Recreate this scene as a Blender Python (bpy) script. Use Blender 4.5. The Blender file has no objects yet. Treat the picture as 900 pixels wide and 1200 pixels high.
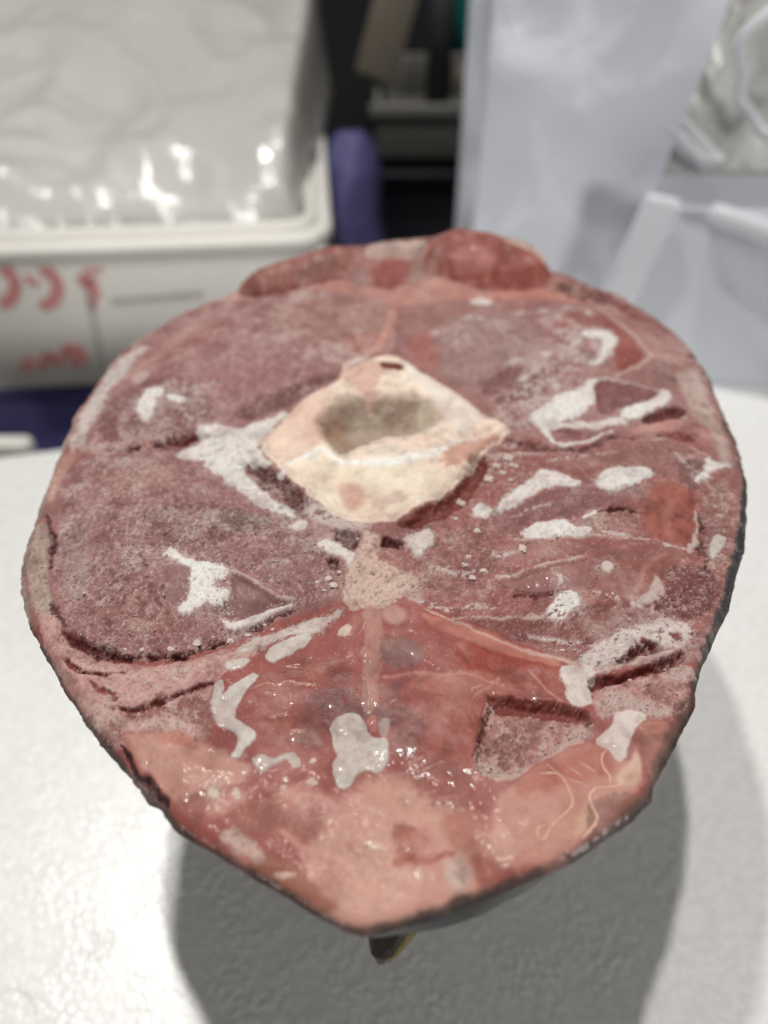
import bpy, bmesh, math, random
import numpy as np
from mathutils import Vector, Matrix, noise as mnoise
random.seed(7); rng=np.random.default_rng(11)
scn=bpy.context.scene; COL=scn.collection
R=math.radians
# ------------------------------------------------------------------ camera
cam=bpy.data.objects.new('camera',bpy.data.cameras.new('camera')); COL.objects.link(cam)
cam.location=(0,-.175,.253); cam.rotation_euler=(R(90-44),0,0)
cd=cam.data; cd.sensor_fit='VERTICAL'; cd.sensor_height=24; cd.sensor_width=18; cd.lens=24*901/1200
cd.clip_start=.01; cd.clip_end=50
cd.dof.use_dof=True; cd.dof.focus_distance=.188; cd.dof.aperture_fstop=4.2
scn.camera=cam
# ------------------------------------------------------------------ light
w=bpy.data.worlds.new('World'); scn.world=w; w.use_nodes=True
w.node_tree.nodes['Background'].inputs[0].default_value=(1,.96,.9,1)
w.node_tree.nodes['Background'].inputs[1].default_value=.065
def lamp(name,loc,target,power,size,col=(1,.982,.955)):
    d=bpy.data.lights.new(name,'AREA'); d.shape='DISK'; d.size=size; d.energy=power; d.color=col
    o=bpy.data.objects.new(name,d); COL.objects.link(o); o.location=loc
    o.rotation_euler=(Vector(target)-Vector(loc)).to_track_quat('-Z','Y').to_euler(); return o
lamp('stall_lamp',(-.226,.348,2.6),(0,.05,0),31,.07)
lamp('stall_lamp.001',(-.178,.171,.985),(0,.05,0),4.2,.035)
lamp('fill_lamp',(-2.3,-2.4,.33),(0,.4,0),16,.5,(1,.98,.95))  # two low front fills, added to brighten upright faces; no visible source
lamp('fill_lamp.001',(2.6,-1.9,.42),(0,.4,0),42,.9,(1,.99,.97))
scn.view_settings.view_transform='Standard'; scn.view_settings.look='None'
scn.view_settings.exposure=.05; scn.view_settings.gamma=1
# ------------------------------------------------------------------ helpers
def s2l(c):
    c=np.asarray(c,float)/255.; return np.where(c<=.04045,c/12.92,((c+.055)/1.055)**2.4)
def lin(c): return tuple(float(v) for v in s2l(c))+(1,)
def tag(o,label=None,cat=None,group=None,kind=None):
    if label:o['label']=label
    if cat:o['category']=cat
    if group:o['group']=group
    if kind:o['kind']=kind
    return o
def empty(name,loc):
    o=bpy.data.objects.new(name,None); COL.objects.link(o); o.location=loc; o.empty_display_size=.02; return o
def put(name,me,m,parent=None):
    if m: me.materials.append(m)
    o=bpy.data.objects.new(name,me); COL.objects.link(o)
    if parent:
        o.parent=parent; o.matrix_parent_inverse=Matrix.Translation(-Vector(parent.location)) if parent.parent is None else Matrix.Identity(4)
    return o
def bm_obj(name,bm,m,parent=None,smooth=True):
    me=bpy.data.meshes.new(name); bm.to_mesh(me); bm.free()
    if smooth: me.polygons.foreach_set('use_smooth',[True]*len(me.polygons))
    return put(name,me,m,parent)
def nodes(name):
    m=bpy.data.materials.new(name); m.use_nodes=True; nt=m.node_tree
    return m,nt,nt.nodes['Principled BSDF'],nt.nodes.new,nt.links.new
def mat(name,c,rough=.6,nscale=0,namt=.15,bump=0,bscale=200,trans=0,spec=.5,sheen=0,alpha=1):
    m,nt,b,N,Lk=nodes(name)
    b.inputs['Roughness'].default_value=rough; b.inputs['Specular IOR Level'].default_value=spec
    b.inputs['Transmission Weight'].default_value=trans; b.inputs['Alpha'].default_value=alpha
    tc=N('ShaderNodeTexCoord')
    if nscale:
        n=N('ShaderNodeTexNoise'); n.inputs['Scale'].default_value=nscale; n.inputs['Detail'].default_value=6
        Lk(tc.outputs['Object'],n.inputs['Vector'])
        mx=N('ShaderNodeMix'); mx.data_type='RGBA'
        L_=lin(c); mx.inputs[6].default_value=tuple(v*(1-namt) for v in L_[:3])+(1,); mx.inputs[7].default_value=tuple(min(1,v*(1+namt)) for v in L_[:3])+(1,)
        Lk(n.outputs['Fac'],mx.inputs[0]); Lk(mx.outputs[2],b.inputs['Base Color'])
    else: b.inputs['Base Color'].default_value=lin(c)
    if bump:
        n2=N('ShaderNodeTexNoise'); n2.inputs['Scale'].default_value=bscale; n2.inputs['Detail'].default_value=4
        Lk(tc.outputs['Object'],n2.inputs['Vector'])
        bp=N('ShaderNodeBump'); bp.inputs['Strength'].default_value=bump; bp.inputs['Distance'].default_value=.002
        Lk(n2.outputs['Fac'],bp.inputs['Height']); Lk(bp.outputs[0],b.inputs['Normal'])
    return m
def box_bm(bm,lo,hi,bev=0,seg=2,M=None):
    g=bmesh.ops.create_cube(bm,size=1)['verts']
    for v in g: v.co=Vector([lo[i]+(hi[i]-lo[i])*(v.co[i]+.5) for i in range(3)])
    if bev:
        es=list({e for v in g for e in v.link_edges})
        r=bmesh.ops.bevel(bm,geom=es,offset=bev,segments=seg,affect='EDGES',profile=.5); g=list({v for f in r['faces'] for v in f.verts}|{v for v in g if v.is_valid})
    if M is not None:
        for v in g: v.co=M@v.co
    return g
# ------------------------------------------------------------------ foam lid (the surface)
mf,nt,b,N,Lk=nodes('foam')
b.inputs['Roughness'].default_value=.34; b.inputs['Specular IOR Level'].default_value=.5
tc=N('ShaderNodeTexCoord')
v1=N('ShaderNodeTexVoronoi'); v1.feature='SMOOTH_F1'; v1.inputs['Scale'].default_value=340; v1.inputs['Smoothness'].default_value=.2
v2=N('ShaderNodeTexVoronoi'); v2.feature='F1'; v2.inputs['Scale'].default_value=210
n1=N('ShaderNodeTexNoise'); n1.inputs['Scale'].default_value=45; n1.inputs['Detail'].default_value=3
n2=N('ShaderNodeTexNoise'); n2.inputs['Scale'].default_value=900; n2.inputs['Detail'].default_value=3
for q in (v1,v2,n1,n2): Lk(tc.outputs['Object'],q.inputs['Vector'])
def math_(op,a,bb):
    q=N('ShaderNodeMath'); q.operation=op
    for i,x in enumerate((a,bb)):
        if isinstance(x,(int,float)): q.inputs[i].default_value=x
        else: Lk(x,q.inputs[i])
    return q.outputs[0]
dome=math_('POWER',math_('MAXIMUM',math_('SUBTRACT',1.0,math_('MULTIPLY',v1.outputs['Distance'],1.5)),0.0),.6)
pr=N('ShaderNodeMapRange'); pr.inputs['From Min'].default_value=.42; pr.inputs['From Max'].default_value=.62; Lk(n1.outputs['Fac'],pr.inputs['Value'])
hgt=math_('MULTIPLY',dome,math_('ADD',math_('MULTIPLY',pr.outputs[0],.9),.25))
hgt=math_('ADD',hgt,math_('MULTIPLY',n2.outputs['Fac'],.25))
hgt=math_('ADD',hgt,math_('MULTIPLY',n1.outputs['Fac'],.3))
bp=N('ShaderNodeBump'); bp.inputs['Strength'].default_value=.22; bp.inputs['Distance'].default_value=.0011
Lk(hgt,bp.inputs['Height']); Lk(bp.outputs[0],b.inputs['Normal'])
mx=N('ShaderNodeMix'); mx.data_type='RGBA'; mx.inputs[6].default_value=(.82,.81,.785,1); mx.inputs[7].default_value=(.95,.943,.92,1)  # lighter bead tops carry painted highlights; greyer joints are the foam's own
Lk(math_('ADD',math_('MULTIPLY',dome,.75),math_('MULTIPLY',n1.outputs['Fac'],.3)),mx.inputs[0]); Lk(mx.outputs[2],b.inputs['Base Color'])
FOAM=mf
lid=empty('foam_board',(0,0,0))
tag(lid,'large white polystyrene board with beaded surface carrying the tuna piece','foam board')
# footprint: back edge slanting from left to a rounded right corner
def round_poly(pts,rad,seg=8):
    out=[]; n=len(pts)
    for i in range(n):
        p0,p1,p2=Vector(pts[i-1]),Vector(pts[i]),Vector(pts[(i+1)%n])
        a=(p0-p1).normalized(); c=(p2-p1).normalized(); r=rad[i]
        h=a.angle(c)/2; t=r/math.tan(h); ctr=p1+(a+c).normalized()*(r/math.sin(h))
        q0=p1+a*t; q1=p1+c*t
        for k in range(seg+1):
            q=(q0-ctr).lerp(q1-ctr,k/seg); out.append(ctr+q.normalized()*r)
    return out
fp=round_poly([(-.55,-.35),(.25,-.35),(.292,.331),(-.55,.160)],[.02,.02,.045,.02],10)
bm=bmesh.new()
rings=[]
for z,ins in ((-.028,0),(-.006,0),(-.0025,.0012),(-.0007,.0035),(0,.007)):
    cen=Vector((-.09,-.1))
    rings.append([bm.verts.new((*(p+(cen-p).normalized()*ins),z)) for p in fp])
for a,c in zip(rings,rings[1:]):
    for i in range(len(a)): bm.faces.new((a[i],a[(i+1)%len(a)],c[(i+1)%len(a)],c[i]))
bm.faces.new(rings[-1]); bm.faces.new(rings[0][::-1])
bm_obj('lid_slab',bm,FOAM,lid)
def ring_mesh(name,c,r,t,h,parent,m):
    bm=bmesh.new(); n=72; k=8; vs=[]
    for i in range(n):
        a=2*math.pi*i/n
        vs.append([bm.verts.new((c[0]+(r+t*math.cos(2*math.pi*j/k))*math.cos(a),c[1]+(r+t*math.cos(2*math.pi*j/k))*math.sin(a),h*math.sin(2*math.pi*j/k))) for j in range(k)])
    for i in range(n):
        for j in range(k): bm.faces.new((vs[i][j],vs[(i+1)%n][j],vs[(i+1)%n][(j+1)%k],vs[i][(j+1)%k]))
    return bm_obj(name,bm,m,parent)
ring_mesh('mould_ring',(-.139,-.106),.0135,.0007,.0005,lid,FOAM)
ring_mesh('mould_ring',(-.236,.172),.016,.0009,.0005,lid,FOAM)
bm=bmesh.new()
for i in range(26):
    a=i*2.4; r=.0058*math.sqrt((i+.5)/26)
    bmesh.ops.create_icosphere(bm,subdivisions=2,radius=.0007,matrix=Matrix.Translation((-.1093+r*math.cos(a),-.077+r*math.sin(a),0))@Matrix.Diagonal((1,1,.55,1)))
tag(bm_obj('bead_cluster',bm,FOAM,lid),kind='stuff')
lid.location=(0,0,-.075)
# ------------------------------------------------------------------ traced data (millimetres on the cut face)
OUT=[(-58.3,115.9),(-52.2,123.2),(-38.0,128.2),(-22.2,134.0),(-16.5,135.7),(-8.2,134.0),(1.4,137.0),(13.7,137.8),(19.8,138.2),(23.4,139.9),(31.9,143.4),(43.7,141.2),(51.4,138.2),(62.2,134.0),(67.3,127.3),(68.7,122.4),(74.8,120.8),(81.1,117.1),(89.9,112.3),(97.5,108.8),(104.3,98.0),(111.0,83.9),(113.8,69.0),(115.4,53.6),(113.6,35.4),(113.5,20.2),(110.9,5.9),(109.9,-1.7),(104.2,-17.8),(99.1,-30.8),(93.4,-41.0),(88.9,-50.0),(83.1,-58.1),(76.5,-68.0),(72.4,-75.1),(71.5,-78.8),(69.5,-81.9),(64.3,-88.9),(59.4,-95.1),(56.8,-98.4),(55.5,-101.9),(50.7,-106.1),(43.5,-110.4),(37.2,-114.3),(29.8,-117.2),(24.6,-119.1),(17.9,-121.4),(8.0,-124.7),(-1.3,-127.1),(-4.7,-127.3),(-7.6,-126.5),(-12.2,-124.1),(-21.5,-119.1),(-31.6,-113.4),(-41.9,-108.0),(-43.3,-107.0),(-46.2,-103.4),(-48.9,-102.3),(-51.5,-99.3),(-59.4,-91.7),(-67.4,-83.6),(-74.6,-74.9),(-81.3,-66.3),(-90.4,-54.1),(-93.7,-48.0),(-97.0,-40.4),(-98.3,-35.9),(-99.6,-27.9),(-100.6,-16.1),(-101.4,0.7),(-101.9,12.0),(-102.5,19.3),(-102.8,27.9),(-103.4,35.9),(-101.9,41.8),(-100.9,52.5),(-99.1,61.7),(-97.0,70.7),(-93.9,76.6),(-87.3,87.7),(-79.5,98.6),(-72.6,104.0),(-64.9,108.4),(-60.3,110.7)]
OPS=[
('P','dorsal_muscle',[(-61.9,104.0),(-41.2,108.0),(-17.2,111.9),(0.0,108.0),(5.3,90.8),(3.7,68.9),(-3.1,62.1),(-13.5,53.4),(-20.4,43.5),(-32.4,31.3),(-41.6,25.8),(-52.2,25.8),(-57.9,19.9),(-72.3,13.4),(-87.4,9.7),(-96.8,10.1),(-101.8,13.4),(-102.9,36.1),(-97.2,70.6),(-82.6,92.1)],{'c':(158,115,112),'f':0.52,'dz':4.2,'zf':26,'g':0.55}),
('P','dorsal_muscle',[(6.6,90.8),(23.8,104.0),(51.3,106.8),(78.9,108.0),(97.1,97.3),(107.4,73.5),(111.0,48.6),(107.2,26.7),(93.4,22.2),(79.7,22.2),(67.6,16.9),(53.6,13.4),(41.2,22.2),(32.2,28.5),(24.8,43.5),(13.9,55.5),(6.2,66.6)],{'c':(158,114,110),'f':0.52,'dz':4.2,'zf':26,'g':0.35}),
('P','side_muscle',[(-91.9,5.2),(-84.6,9.3),(-69.2,11.3),(-57.4,12.6),(-48.4,0.4),(-36.9,-13.9),(-25.4,-19.5),(-17.4,-30.8),(-10.1,-40.1),(-11.0,-45.9),(-19.5,-51.0),(-31.6,-58.3),(-42.3,-63.4),(-53.0,-66.7),(-63.2,-66.7),(-74.0,-60.9),(-81.2,-52.9),(-87.3,-40.1),(-92.3,-20.9),(-93.7,-4.6)],{'c':(157,114,111),'f':0.4,'dz':5,'zf':24,'g':1}),
('P','side_muscle',[(-0.7,-30.8),(11.9,-24.2),(23.5,-12.0),(32.9,7.2),(40.8,18.6),(56.2,13.4),(79.2,19.9),(95.5,19.9),(102.5,7.2),(102.2,-8.4),(95.3,-30.8),(86.2,-48.8),(77.1,-60.9),(62.8,-68.4),(50.6,-68.4),(39.3,-62.7),(27.4,-57.5),(15.1,-51.0),(4.4,-47.4),(-2.2,-45.9)],{'c':(156,99,94),'f':0.4,'dz':4,'zf':24,'g':0.6}),
('P','belly_flesh',[(-84.0,-52.1),(-78.6,-59.6),(-71.8,-65.2),(-62.8,-68.4),(-50.9,-67.2),(-41.2,-64.2),(-31.5,-59.1),(-19.4,-51.6),(-10.5,-48.8),(-4.4,-47.4),(6.6,-48.2),(19.3,-53.8),(31.4,-59.6),(41.0,-65.2),(48.4,-69.6),(58.4,-69.6),(73.9,-68.4),(78.3,-67.2),(63.3,-128.5),(-7.5,-134.0),(-51.6,-106.5),(-90.1,-59.6)],{'c':(154,86,80),'f':0.28,'dz':0.6,'zf':6,'w':0.34,'g':0.05}),
('P','dorsal_ridge',[(-71.4,104.0),(-64.4,106.8),(-56.7,110.0),(-48.0,108.0),(-31.0,111.9),(-17.3,116.3),(-3.5,113.9),(6.9,111.9),(19.1,117.1),(27.7,115.1),(37.9,111.1),(51.5,109.2),(66.2,111.5),(72.9,117.1),(92.6,108.0),(85.0,104.0),(65.0,106.8),(37.7,106.8),(17.0,104.0),(5.1,101.3),(-6.9,107.6),(-24.1,110.0),(-44.6,107.6),(-59.5,104.0)],{'c':(176,126,116),'f':0.79,'g':0.15}),
('P','dorsal_ridge',[(-17.4,117.1),(-11.3,126.9),(-3.5,131.0),(17.8,133.5),(21.2,129.4),(17.4,117.1),(6.9,111.5),(-6.9,113.1)],{'c':(150,100,95),'f':1.21,'dz':-2,'zf':6,'g':0.2}),
('P',None,[(-6.3,126.1),(4.2,127.7),(12.3,126.1),(10.4,117.1),(1.7,113.1),(-5.2,117.1)],{'c':(140,72,66),'f':1.61,'j':1.05,'o':0.85}),
('P',None,[(-11.2,124.0),(-6.3,125.2),(-3.5,113.9),(-8.6,111.9),(-13.9,115.9)],{'c':(150,118,112),'f':1.2,'o':0.8}),
('P',None,[(11.2,126.1),(17.6,126.9),(18.1,117.1),(10.4,113.9)],{'c':(152,120,112),'f':1.21,'o':0.8}),
('P','frost_rim',[(-8.1,129.4),(-3.5,132.7),(7.1,134.4),(17.8,134.8),(19.9,132.7),(14.1,128.5),(7.0,127.3),(1.8,129.4),(-3.5,127.7)],{'c':(205,180,168),'f':1.22,'j':1.06,'dz':2,'zf':3,'g':0.7}),
('P','dorsal_flap',[(-57.2,106.8),(-58.2,111.5),(-52.3,120.8),(-37.5,124.8),(-21.9,130.6),(-14.9,132.3),(-10.6,126.9),(-16.7,117.1),(-31.0,112.3),(-48.0,107.6)],{'c':(140,84,76),'f':0.48,'dz':4,'zf':6,'w':0.35,'j':0.35}),
('L',None,[(-57.3,112.3),(-51.6,119.5),(-37.5,124.0),(-21.9,129.8),(-15.6,131.0)],{'r':[1.04,1.4,1.41,1.42,1.06],'c':(162,92,80),'f':1.01,'o':0.9}),
('P',None,[(-51.9,113.9),(-45.2,118.7),(-40.0,117.9),(-41.3,110.8),(-49.8,109.2)],{'c':(160,108,98),'f':1.6,'o':0.8}),
('P',None,[(-38.0,113.9),(-28.0,122.0),(-19.2,122.8),(-18.1,117.9),(-31.1,112.7)],{'c':(138,98,92),'f':1.6,'o':0.8}),
('L',None,[(-56.9,108.0),(-48.0,107.6),(-31.0,111.9),(-16.7,116.7)],{'r':[0.69,1.03,1.04,0.7],'c':(120,58,52),'f':0.79,'o':0.7,'dz':-1.5,'zf':4}),
('P','dorsal_flap',[(16.4,118.7),(17.7,129.4),(23.2,136.5),(31.5,140.3),(43.2,138.2),(50.9,135.2),(61.6,131.0),(66.9,124.0),(68.2,118.7),(65.5,111.5),(51.6,109.6),(37.9,111.5),(27.7,115.5),(20.1,117.1)],{'c':(142,74,65),'f':0.49,'dz':5,'zf':7,'w':0.35,'j':0.35}),
('L',None,[(18.7,130.2),(24.2,135.2),(31.5,138.6),(43.1,136.5),(49.7,134.0)],{'r':[1.42,1.43,1.79,1.79,1.07],'c':(178,108,92),'f':1.23,'o':0.85}),
('P',None,[(27.3,122.0),(33.4,126.9),(42.9,126.9),(46.1,121.2),(38.1,115.9),(30.6,117.1)],{'c':(168,108,102),'f':1.61,'o':0.75,'j':0.7}),
('P',None,[(49.5,130.2),(60.6,127.7),(66.2,119.9),(62.2,113.1),(50.4,113.1)],{'c':(142,70,62),'f':1.61,'o':0.8}),
('L','frost_rim',[(48.4,135.2),(53.3,133.5),(60.8,130.6),(65.3,125.7),(66.8,122.8)],{'r':[0.71,1.42,1.77,1.41,0.7],'c':(206,176,160),'f':0.81,'j':1.42,'g':0.6,'dz':1.5,'zf':3}),
('P',None,[(17.6,126.1),(22.9,129.4),(25.3,126.1),(22.6,117.1),(17.4,117.1)],{'c':(150,112,104),'f':1.62,'o':0.8}),
('L',None,[(32.6,108.0),(51.5,108.4),(68.7,108.8),(82.2,106.8),(91.8,104.0)],{'r':[1.03,2.06,2.07,1.72,0.68],'c':(194,134,122),'f':1.19,'o':0.9,'dz':1,'zf':4}),
('P',None,[(65.9,115.9),(76.3,115.9),(90.9,108.0),(97.7,100.0),(91.2,101.3),(78.9,108.0),(68.8,110.0)],{'c':(128,84,76),'f':1.19,'j':1.38,'g':0.5,'rz':0.8}),
('L',None,[(70.8,113.1),(76.4,110.8)],{'r':[0.69,0.69],'c':(100,60,56),'f':0.8}),
('L',None,[(85.3,105.4),(91.2,101.3)],{'r':[1.03,1.02],'c':(90,58,54),'f':0.98,'j':0.68}),
('P',None,[(-51.0,104.0),(-10.3,107.9),(4.0,98.6),(1.6,73.4),(-15.3,61.4),(-37.1,68.7)],{'c':(164,124,117),'f':3.77,'o':0.75,'j':1.31}),
('P',None,[(-15.6,71.0),(-3.2,81.2),(3.8,76.5),(-1.5,63.2),(-10.6,59.2)],{'c':(172,108,100),'f':1.81,'o':0.7}),
('P',None,[(-93.8,35.0),(-79.0,47.3),(-56.8,34.9),(-57.7,22.1),(-72.7,15.5),(-91.5,15.2)],{'c':(124,86,82),'f':1.94,'o':0.7,'j':1.13}),
('P',None,[(-53.0,31.0),(-34.8,42.3),(-15.1,56.4),(-20.6,46.0),(-34.0,33.2),(-41.9,27.6)],{'c':(112,74,70),'f':1.67,'o':0.8,'j':0.87}),
('L',None,[(-77.3,52.9),(-71.8,63.1),(-63.3,75.8),(-58.2,83.9)],{'r':[0.61,1.25,1.29,0.65],'c':(152,88,82),'f':1.45,'o':0.8,'j':1.26}),
('L',None,[(-88.7,49.5),(-82.3,61.1),(-73.0,76.7),(-61.3,87.0)],{'r':[1.2,2.16,2.57,1.65],'c':(182,136,128),'f':1.81,'o':0.8,'j':1.57}),
('L',None,[(-33.5,97.8),(-23.5,88.2)],{'r':[0.68,0.99],'c':(128,88,84),'f':1.54,'o':0.8}),
('L',None,[(-49.2,89.4),(-41.2,77.3)],{'r':[0.66,0.97],'c':(130,90,86),'f':1.51,'o':0.7}),
('P',None,[(-98.1,10.1),(-100.8,23.0),(-100.0,36.0),(-97.0,55.4),(-90.3,70.9),(-87.1,70.6),(-90.2,55.4),(-94.6,37.7),(-94.5,21.1),(-93.8,10.1)],{'c':(216,207,200),'f':0.83,'j':1.44,'o':0.9,'g':1,'dz':1,'zf':3}),
('P','frost_patch',[(-80.7,28.5),(-80.0,32.3),(-78.5,37.3),(-74.1,37.9),(-72.8,35.2),(-75.1,31.1),(-74.9,25.2),(-76.8,22.4),(-79.2,23.4)],{'c':(230,225,219),'f':0.26,'j':0.57,'dz':1.2,'zf':1.5,'g':0.4}),
('P','frost_patch',[(-71.7,34.1),(-68.5,34.8),(-65.3,33.6),(-66.3,31.6),(-70.2,31.6)],{'c':(230,225,219),'f':0.33,'j':0.57,'dz':0.8,'zf':1.5,'o':0.85}),
('P',None,[(-67.6,41.3),(-62.6,45.6),(-55.8,44.6),(-56.7,38.2),(-63.7,34.5),(-66.0,31.2),(-69.1,33.2)],{'c':(190,170,162),'f':1.01,'j':1.46,'o':0.7,'g':0.9,'n':0.7}),
('P',None,[(-59.3,61.8),(-50.4,63.8),(-45.0,57.2),(-50.4,53.1),(-57.1,54.1)],{'c':(186,160,152),'f':1.07,'j':1.55,'o':0.6,'n':0.7}),
('P',None,[(-88.7,49.5),(-83.4,52.8),(-80.0,48.6),(-84.0,42.9)],{'c':(200,182,172),'f':0.69,'j':1.2,'o':0.7}),
('L',None,[(-87.0,10.1),(-79.2,10.9),(-71.0,13.4),(-63.8,16.4),(-57.3,19.5)],{'r':[0.53,1.07,1.62,1.9,1.64],'c':(104,44,42),'f':0.68,'j':0.54,'dz':-3,'zf':4}),
('P',None,[(-85.8,11.7),(-83.0,13.4),(-79.7,10.9),(-81.7,8.0),(-84.9,8.4)],{'c':(172,128,120),'f':0.46,'dz':1.6,'zf':2}),
('P',None,[(-77.5,12.6),(-74.7,14.7),(-71.6,12.6),(-73.6,9.7),(-76.3,9.7)],{'c':(172,126,118),'f':0.46,'dz':1.6,'zf':2}),
('P',None,[(-91.4,3.1),(-76.5,8.4),(-56.9,2.4),(-61.8,-9.6),(-79.7,-16.8),(-88.5,-17.8)],{'c':(168,126,120),'f':2.35,'o':0.8,'j':1.28}),
('P',None,[(-91.3,-20.9),(-87.1,-18.1),(-79.0,-33.0),(-76.9,-49.7),(-82.6,-46.1)],{'c':(168,142,136),'f':1.33,'o':0.75,'j':1.39,'g':1}),
('P',None,[(-70.7,-22.2),(-47.0,-11.1),(-35.4,-25.5),(-42.3,-38.3),(-61.4,-32.4)],{'c':(140,100,96),'f':2.76,'o':0.7,'j':1.2}),
('P',None,[(-47.8,-20.0),(-39.1,-15.9),(-31.1,-21.9),(-34.9,-28.8),(-43.7,-28.0)],{'c':(112,96,88),'f':1.94,'o':0.6,'j':1.21}),
('P',None,[(-73.7,-48.1),(-56.0,-47.4),(-47.9,-60.2),(-61.5,-65.3),(-72.2,-59.7)],{'c':(150,104,98),'f':1.97,'o':0.6,'j':1.07}),
('P',None,[(-35.8,-22.3),(-24.1,-20.2),(-12.5,-37.0),(-17.6,-46.2),(-26.5,-42.6)],{'c':(140,100,94),'f':1.33,'o':0.7,'j':1.16,'n':0.5}),
('P',None,[(-39.9,-42.4),(-33.0,-44.9),(-27.2,-48.1),(-22.8,-49.3),(-32.1,-53.2),(-41.1,-55.2),(-44.5,-54.1),(-41.7,-51.5),(-39.2,-49.3)],{'c':(132,94,90),'f':0.38,'dz':-1,'zf':2,'g':0.15,'w':0.25}),
('P',None,[(-57.5,-40.1),(-49.1,-42.8),(-49.4,-49.8),(-52.0,-53.5),(-54.2,-50.0)],{'c':(136,97,93),'f':0.77,'g':0.2}),
('L','frost_patch',[(-40.1,-41.5),(-33.0,-44.5),(-26.8,-47.8),(-23.3,-48.1)],{'r':[0.34,0.29,0.27,0.22],'c':(196,176,168),'f':0.21,'j':0.22,'dz':0.9,'zf':1}),
('P','frost_patch',[(-59.0,-37.4),(-55.7,-35.8),(-48.9,-39.8),(-44.2,-40.4),(-40.1,-41.1),(-40.2,-43.7),(-44.1,-46.8),(-42.6,-48.3),(-39.8,-46.9),(-39.4,-49.5),(-42.9,-52.1),(-44.7,-50.8),(-46.5,-52.7),(-48.4,-54.7),(-51.5,-54.3),(-49.0,-49.8),(-48.4,-43.9),(-53.1,-40.1)],{'c':(230,225,219),'f':0.18,'j':0.34,'dz':1.3,'zf':1.5,'g':0.3}),
('L',None,[(-39.4,-59.2),(-31.7,-57.0),(-22.6,-52.1)],{'r':[0.63,1.06,0.65],'c':(104,56,52),'f':0.49,'j':0.43,'dz':-1.5,'zf':3}),
('P','frost_patch',[(-41.9,-55.5),(-38.2,-55.3),(-33.5,-54.5),(-24.3,-49.7),(-21.9,-49.8),(-28.7,-53.6),(-33.7,-56.4),(-38.3,-58.5),(-40.7,-56.8)],{'c':(230,225,219),'f':0.17,'j':0.28,'dz':1.3,'zf':1.4,'g':0.3}),
('L',None,[(-95.8,-17.4),(-92.0,-25.9),(-89.7,-32.4),(-89.0,-37.7)],{'r':[0.49,0.71,0.7,0.46],'c':(86,58,58),'f':0.41,'j':0.47,'dz':-2.5,'zf':2.5}),
('P',None,[(-98.6,-20.9),(-95.2,-19.5),(-91.1,-30.8),(-87.7,-43.0),(-82.5,-52.9),(-87.6,-54.3),(-93.0,-45.9)],{'c':(172,150,138),'f':0.52,'j':0.91,'g':0.9}),
('L',None,[(-84.6,-50.2),(-82.1,-54.3),(-77.8,-58.6),(-72.9,-62.7),(-66.5,-65.7),(-61.1,-66.7),(-55.2,-65.7),(-48.1,-65.7),(-39.5,-61.7)],{'r':[0.44,0.64,1.27,1.46,1.44,1.43,1.23,1.03,0.42],'c':(96,42,40),'f':0.6,'j':0.84,'dz':-3.2,'zf':4}),
('P',None,[(-88.8,-53.2),(-83.3,-53.2),(-77.1,-60.9),(-70.5,-65.9),(-60.4,-69.6),(-50.6,-68.6),(-41.9,-65.7),(-31.2,-61.7),(-22.3,-56.5),(-28.8,-64.2),(-35.4,-68.4),(-38.7,-72.0),(-39.8,-77.7),(-39.1,-85.4),(-41.4,-88.3),(-48.7,-87.5),(-58.5,-85.8),(-65.6,-83.7),(-74.9,-73.9)],{'c':(196,150,143),'f':0.46,'j':0.5,'dz':0.8,'zf':4,'g':0.85,'w':0.05}),
('L',None,[(-79.2,-60.9),(-70.9,-68.4),(-59.6,-73.2),(-46.1,-70.8),(-34.9,-65.2)],{'r':[0.63,0.81,1.0,1.01,0.62],'c':(206,168,160),'f':0.94,'j':0.82,'o':0.8,'g':1}),
('L',None,[(-76.2,-66.7),(-73.3,-69.6),(-69.4,-71.5),(-64.9,-72.0),(-61.0,-71.3)],{'r':[0.31,1.01,1.01,0.6,0.2],'c':(124,58,52),'f':0.28,'j':0.2,'dz':-1.5,'zf':2}),
('L',None,[(-67.9,-74.8),(-64.1,-77.1),(-60.6,-79.3)],{'r':[0.4,0.98,0.97],'c':(140,70,64),'f':0.45,'j':0.59,'dz':-1.2,'zf':2,'g':0.3}),
('L',None,[(-60.0,-81.1),(-53.9,-80.9),(-48.4,-79.3),(-44.1,-76.6),(-40.3,-74.3)],{'r':[0.58,0.87,0.78,0.49,0.24],'c':(122,46,42),'f':0.29,'j':0.29,'dz':-2,'zf':2}),
('P',None,[(-59.2,-82.8),(-48.2,-80.6),(-40.1,-77.1),(-37.8,-85.4),(-38.2,-88.7),(-48.8,-87.1),(-57.6,-85.4)],{'c':(178,126,120),'f':0.66,'j':0.76,'g':1,'w':0}),
('P',None,[(-49.8,-82.2),(-40.9,-77.7),(-38.3,-84.3),(-45.3,-85.4)],{'c':(140,84,78),'f':0.66,'j':1.15,'n':0.5,'o':0.8}),
('L',None,[(-61.0,-83.2),(-54.8,-85.4),(-47.3,-85.0),(-40.2,-87.9)],{'r':[0.77,1.14,0.95,0.75],'c':(204,168,158),'f':0.66,'j':0.76,'g':0.8}),
('P',None,[(-80.1,-64.7),(-71.2,-74.3),(-63.0,-82.8),(-58.0,-87.5),(-55.2,-91.5),(-61.2,-89.5),(-67.8,-82.8),(-75.1,-74.3),(-82.2,-64.7)],{'c':(176,134,126),'f':0.45,'j':0.58,'g':0.6}),
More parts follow.
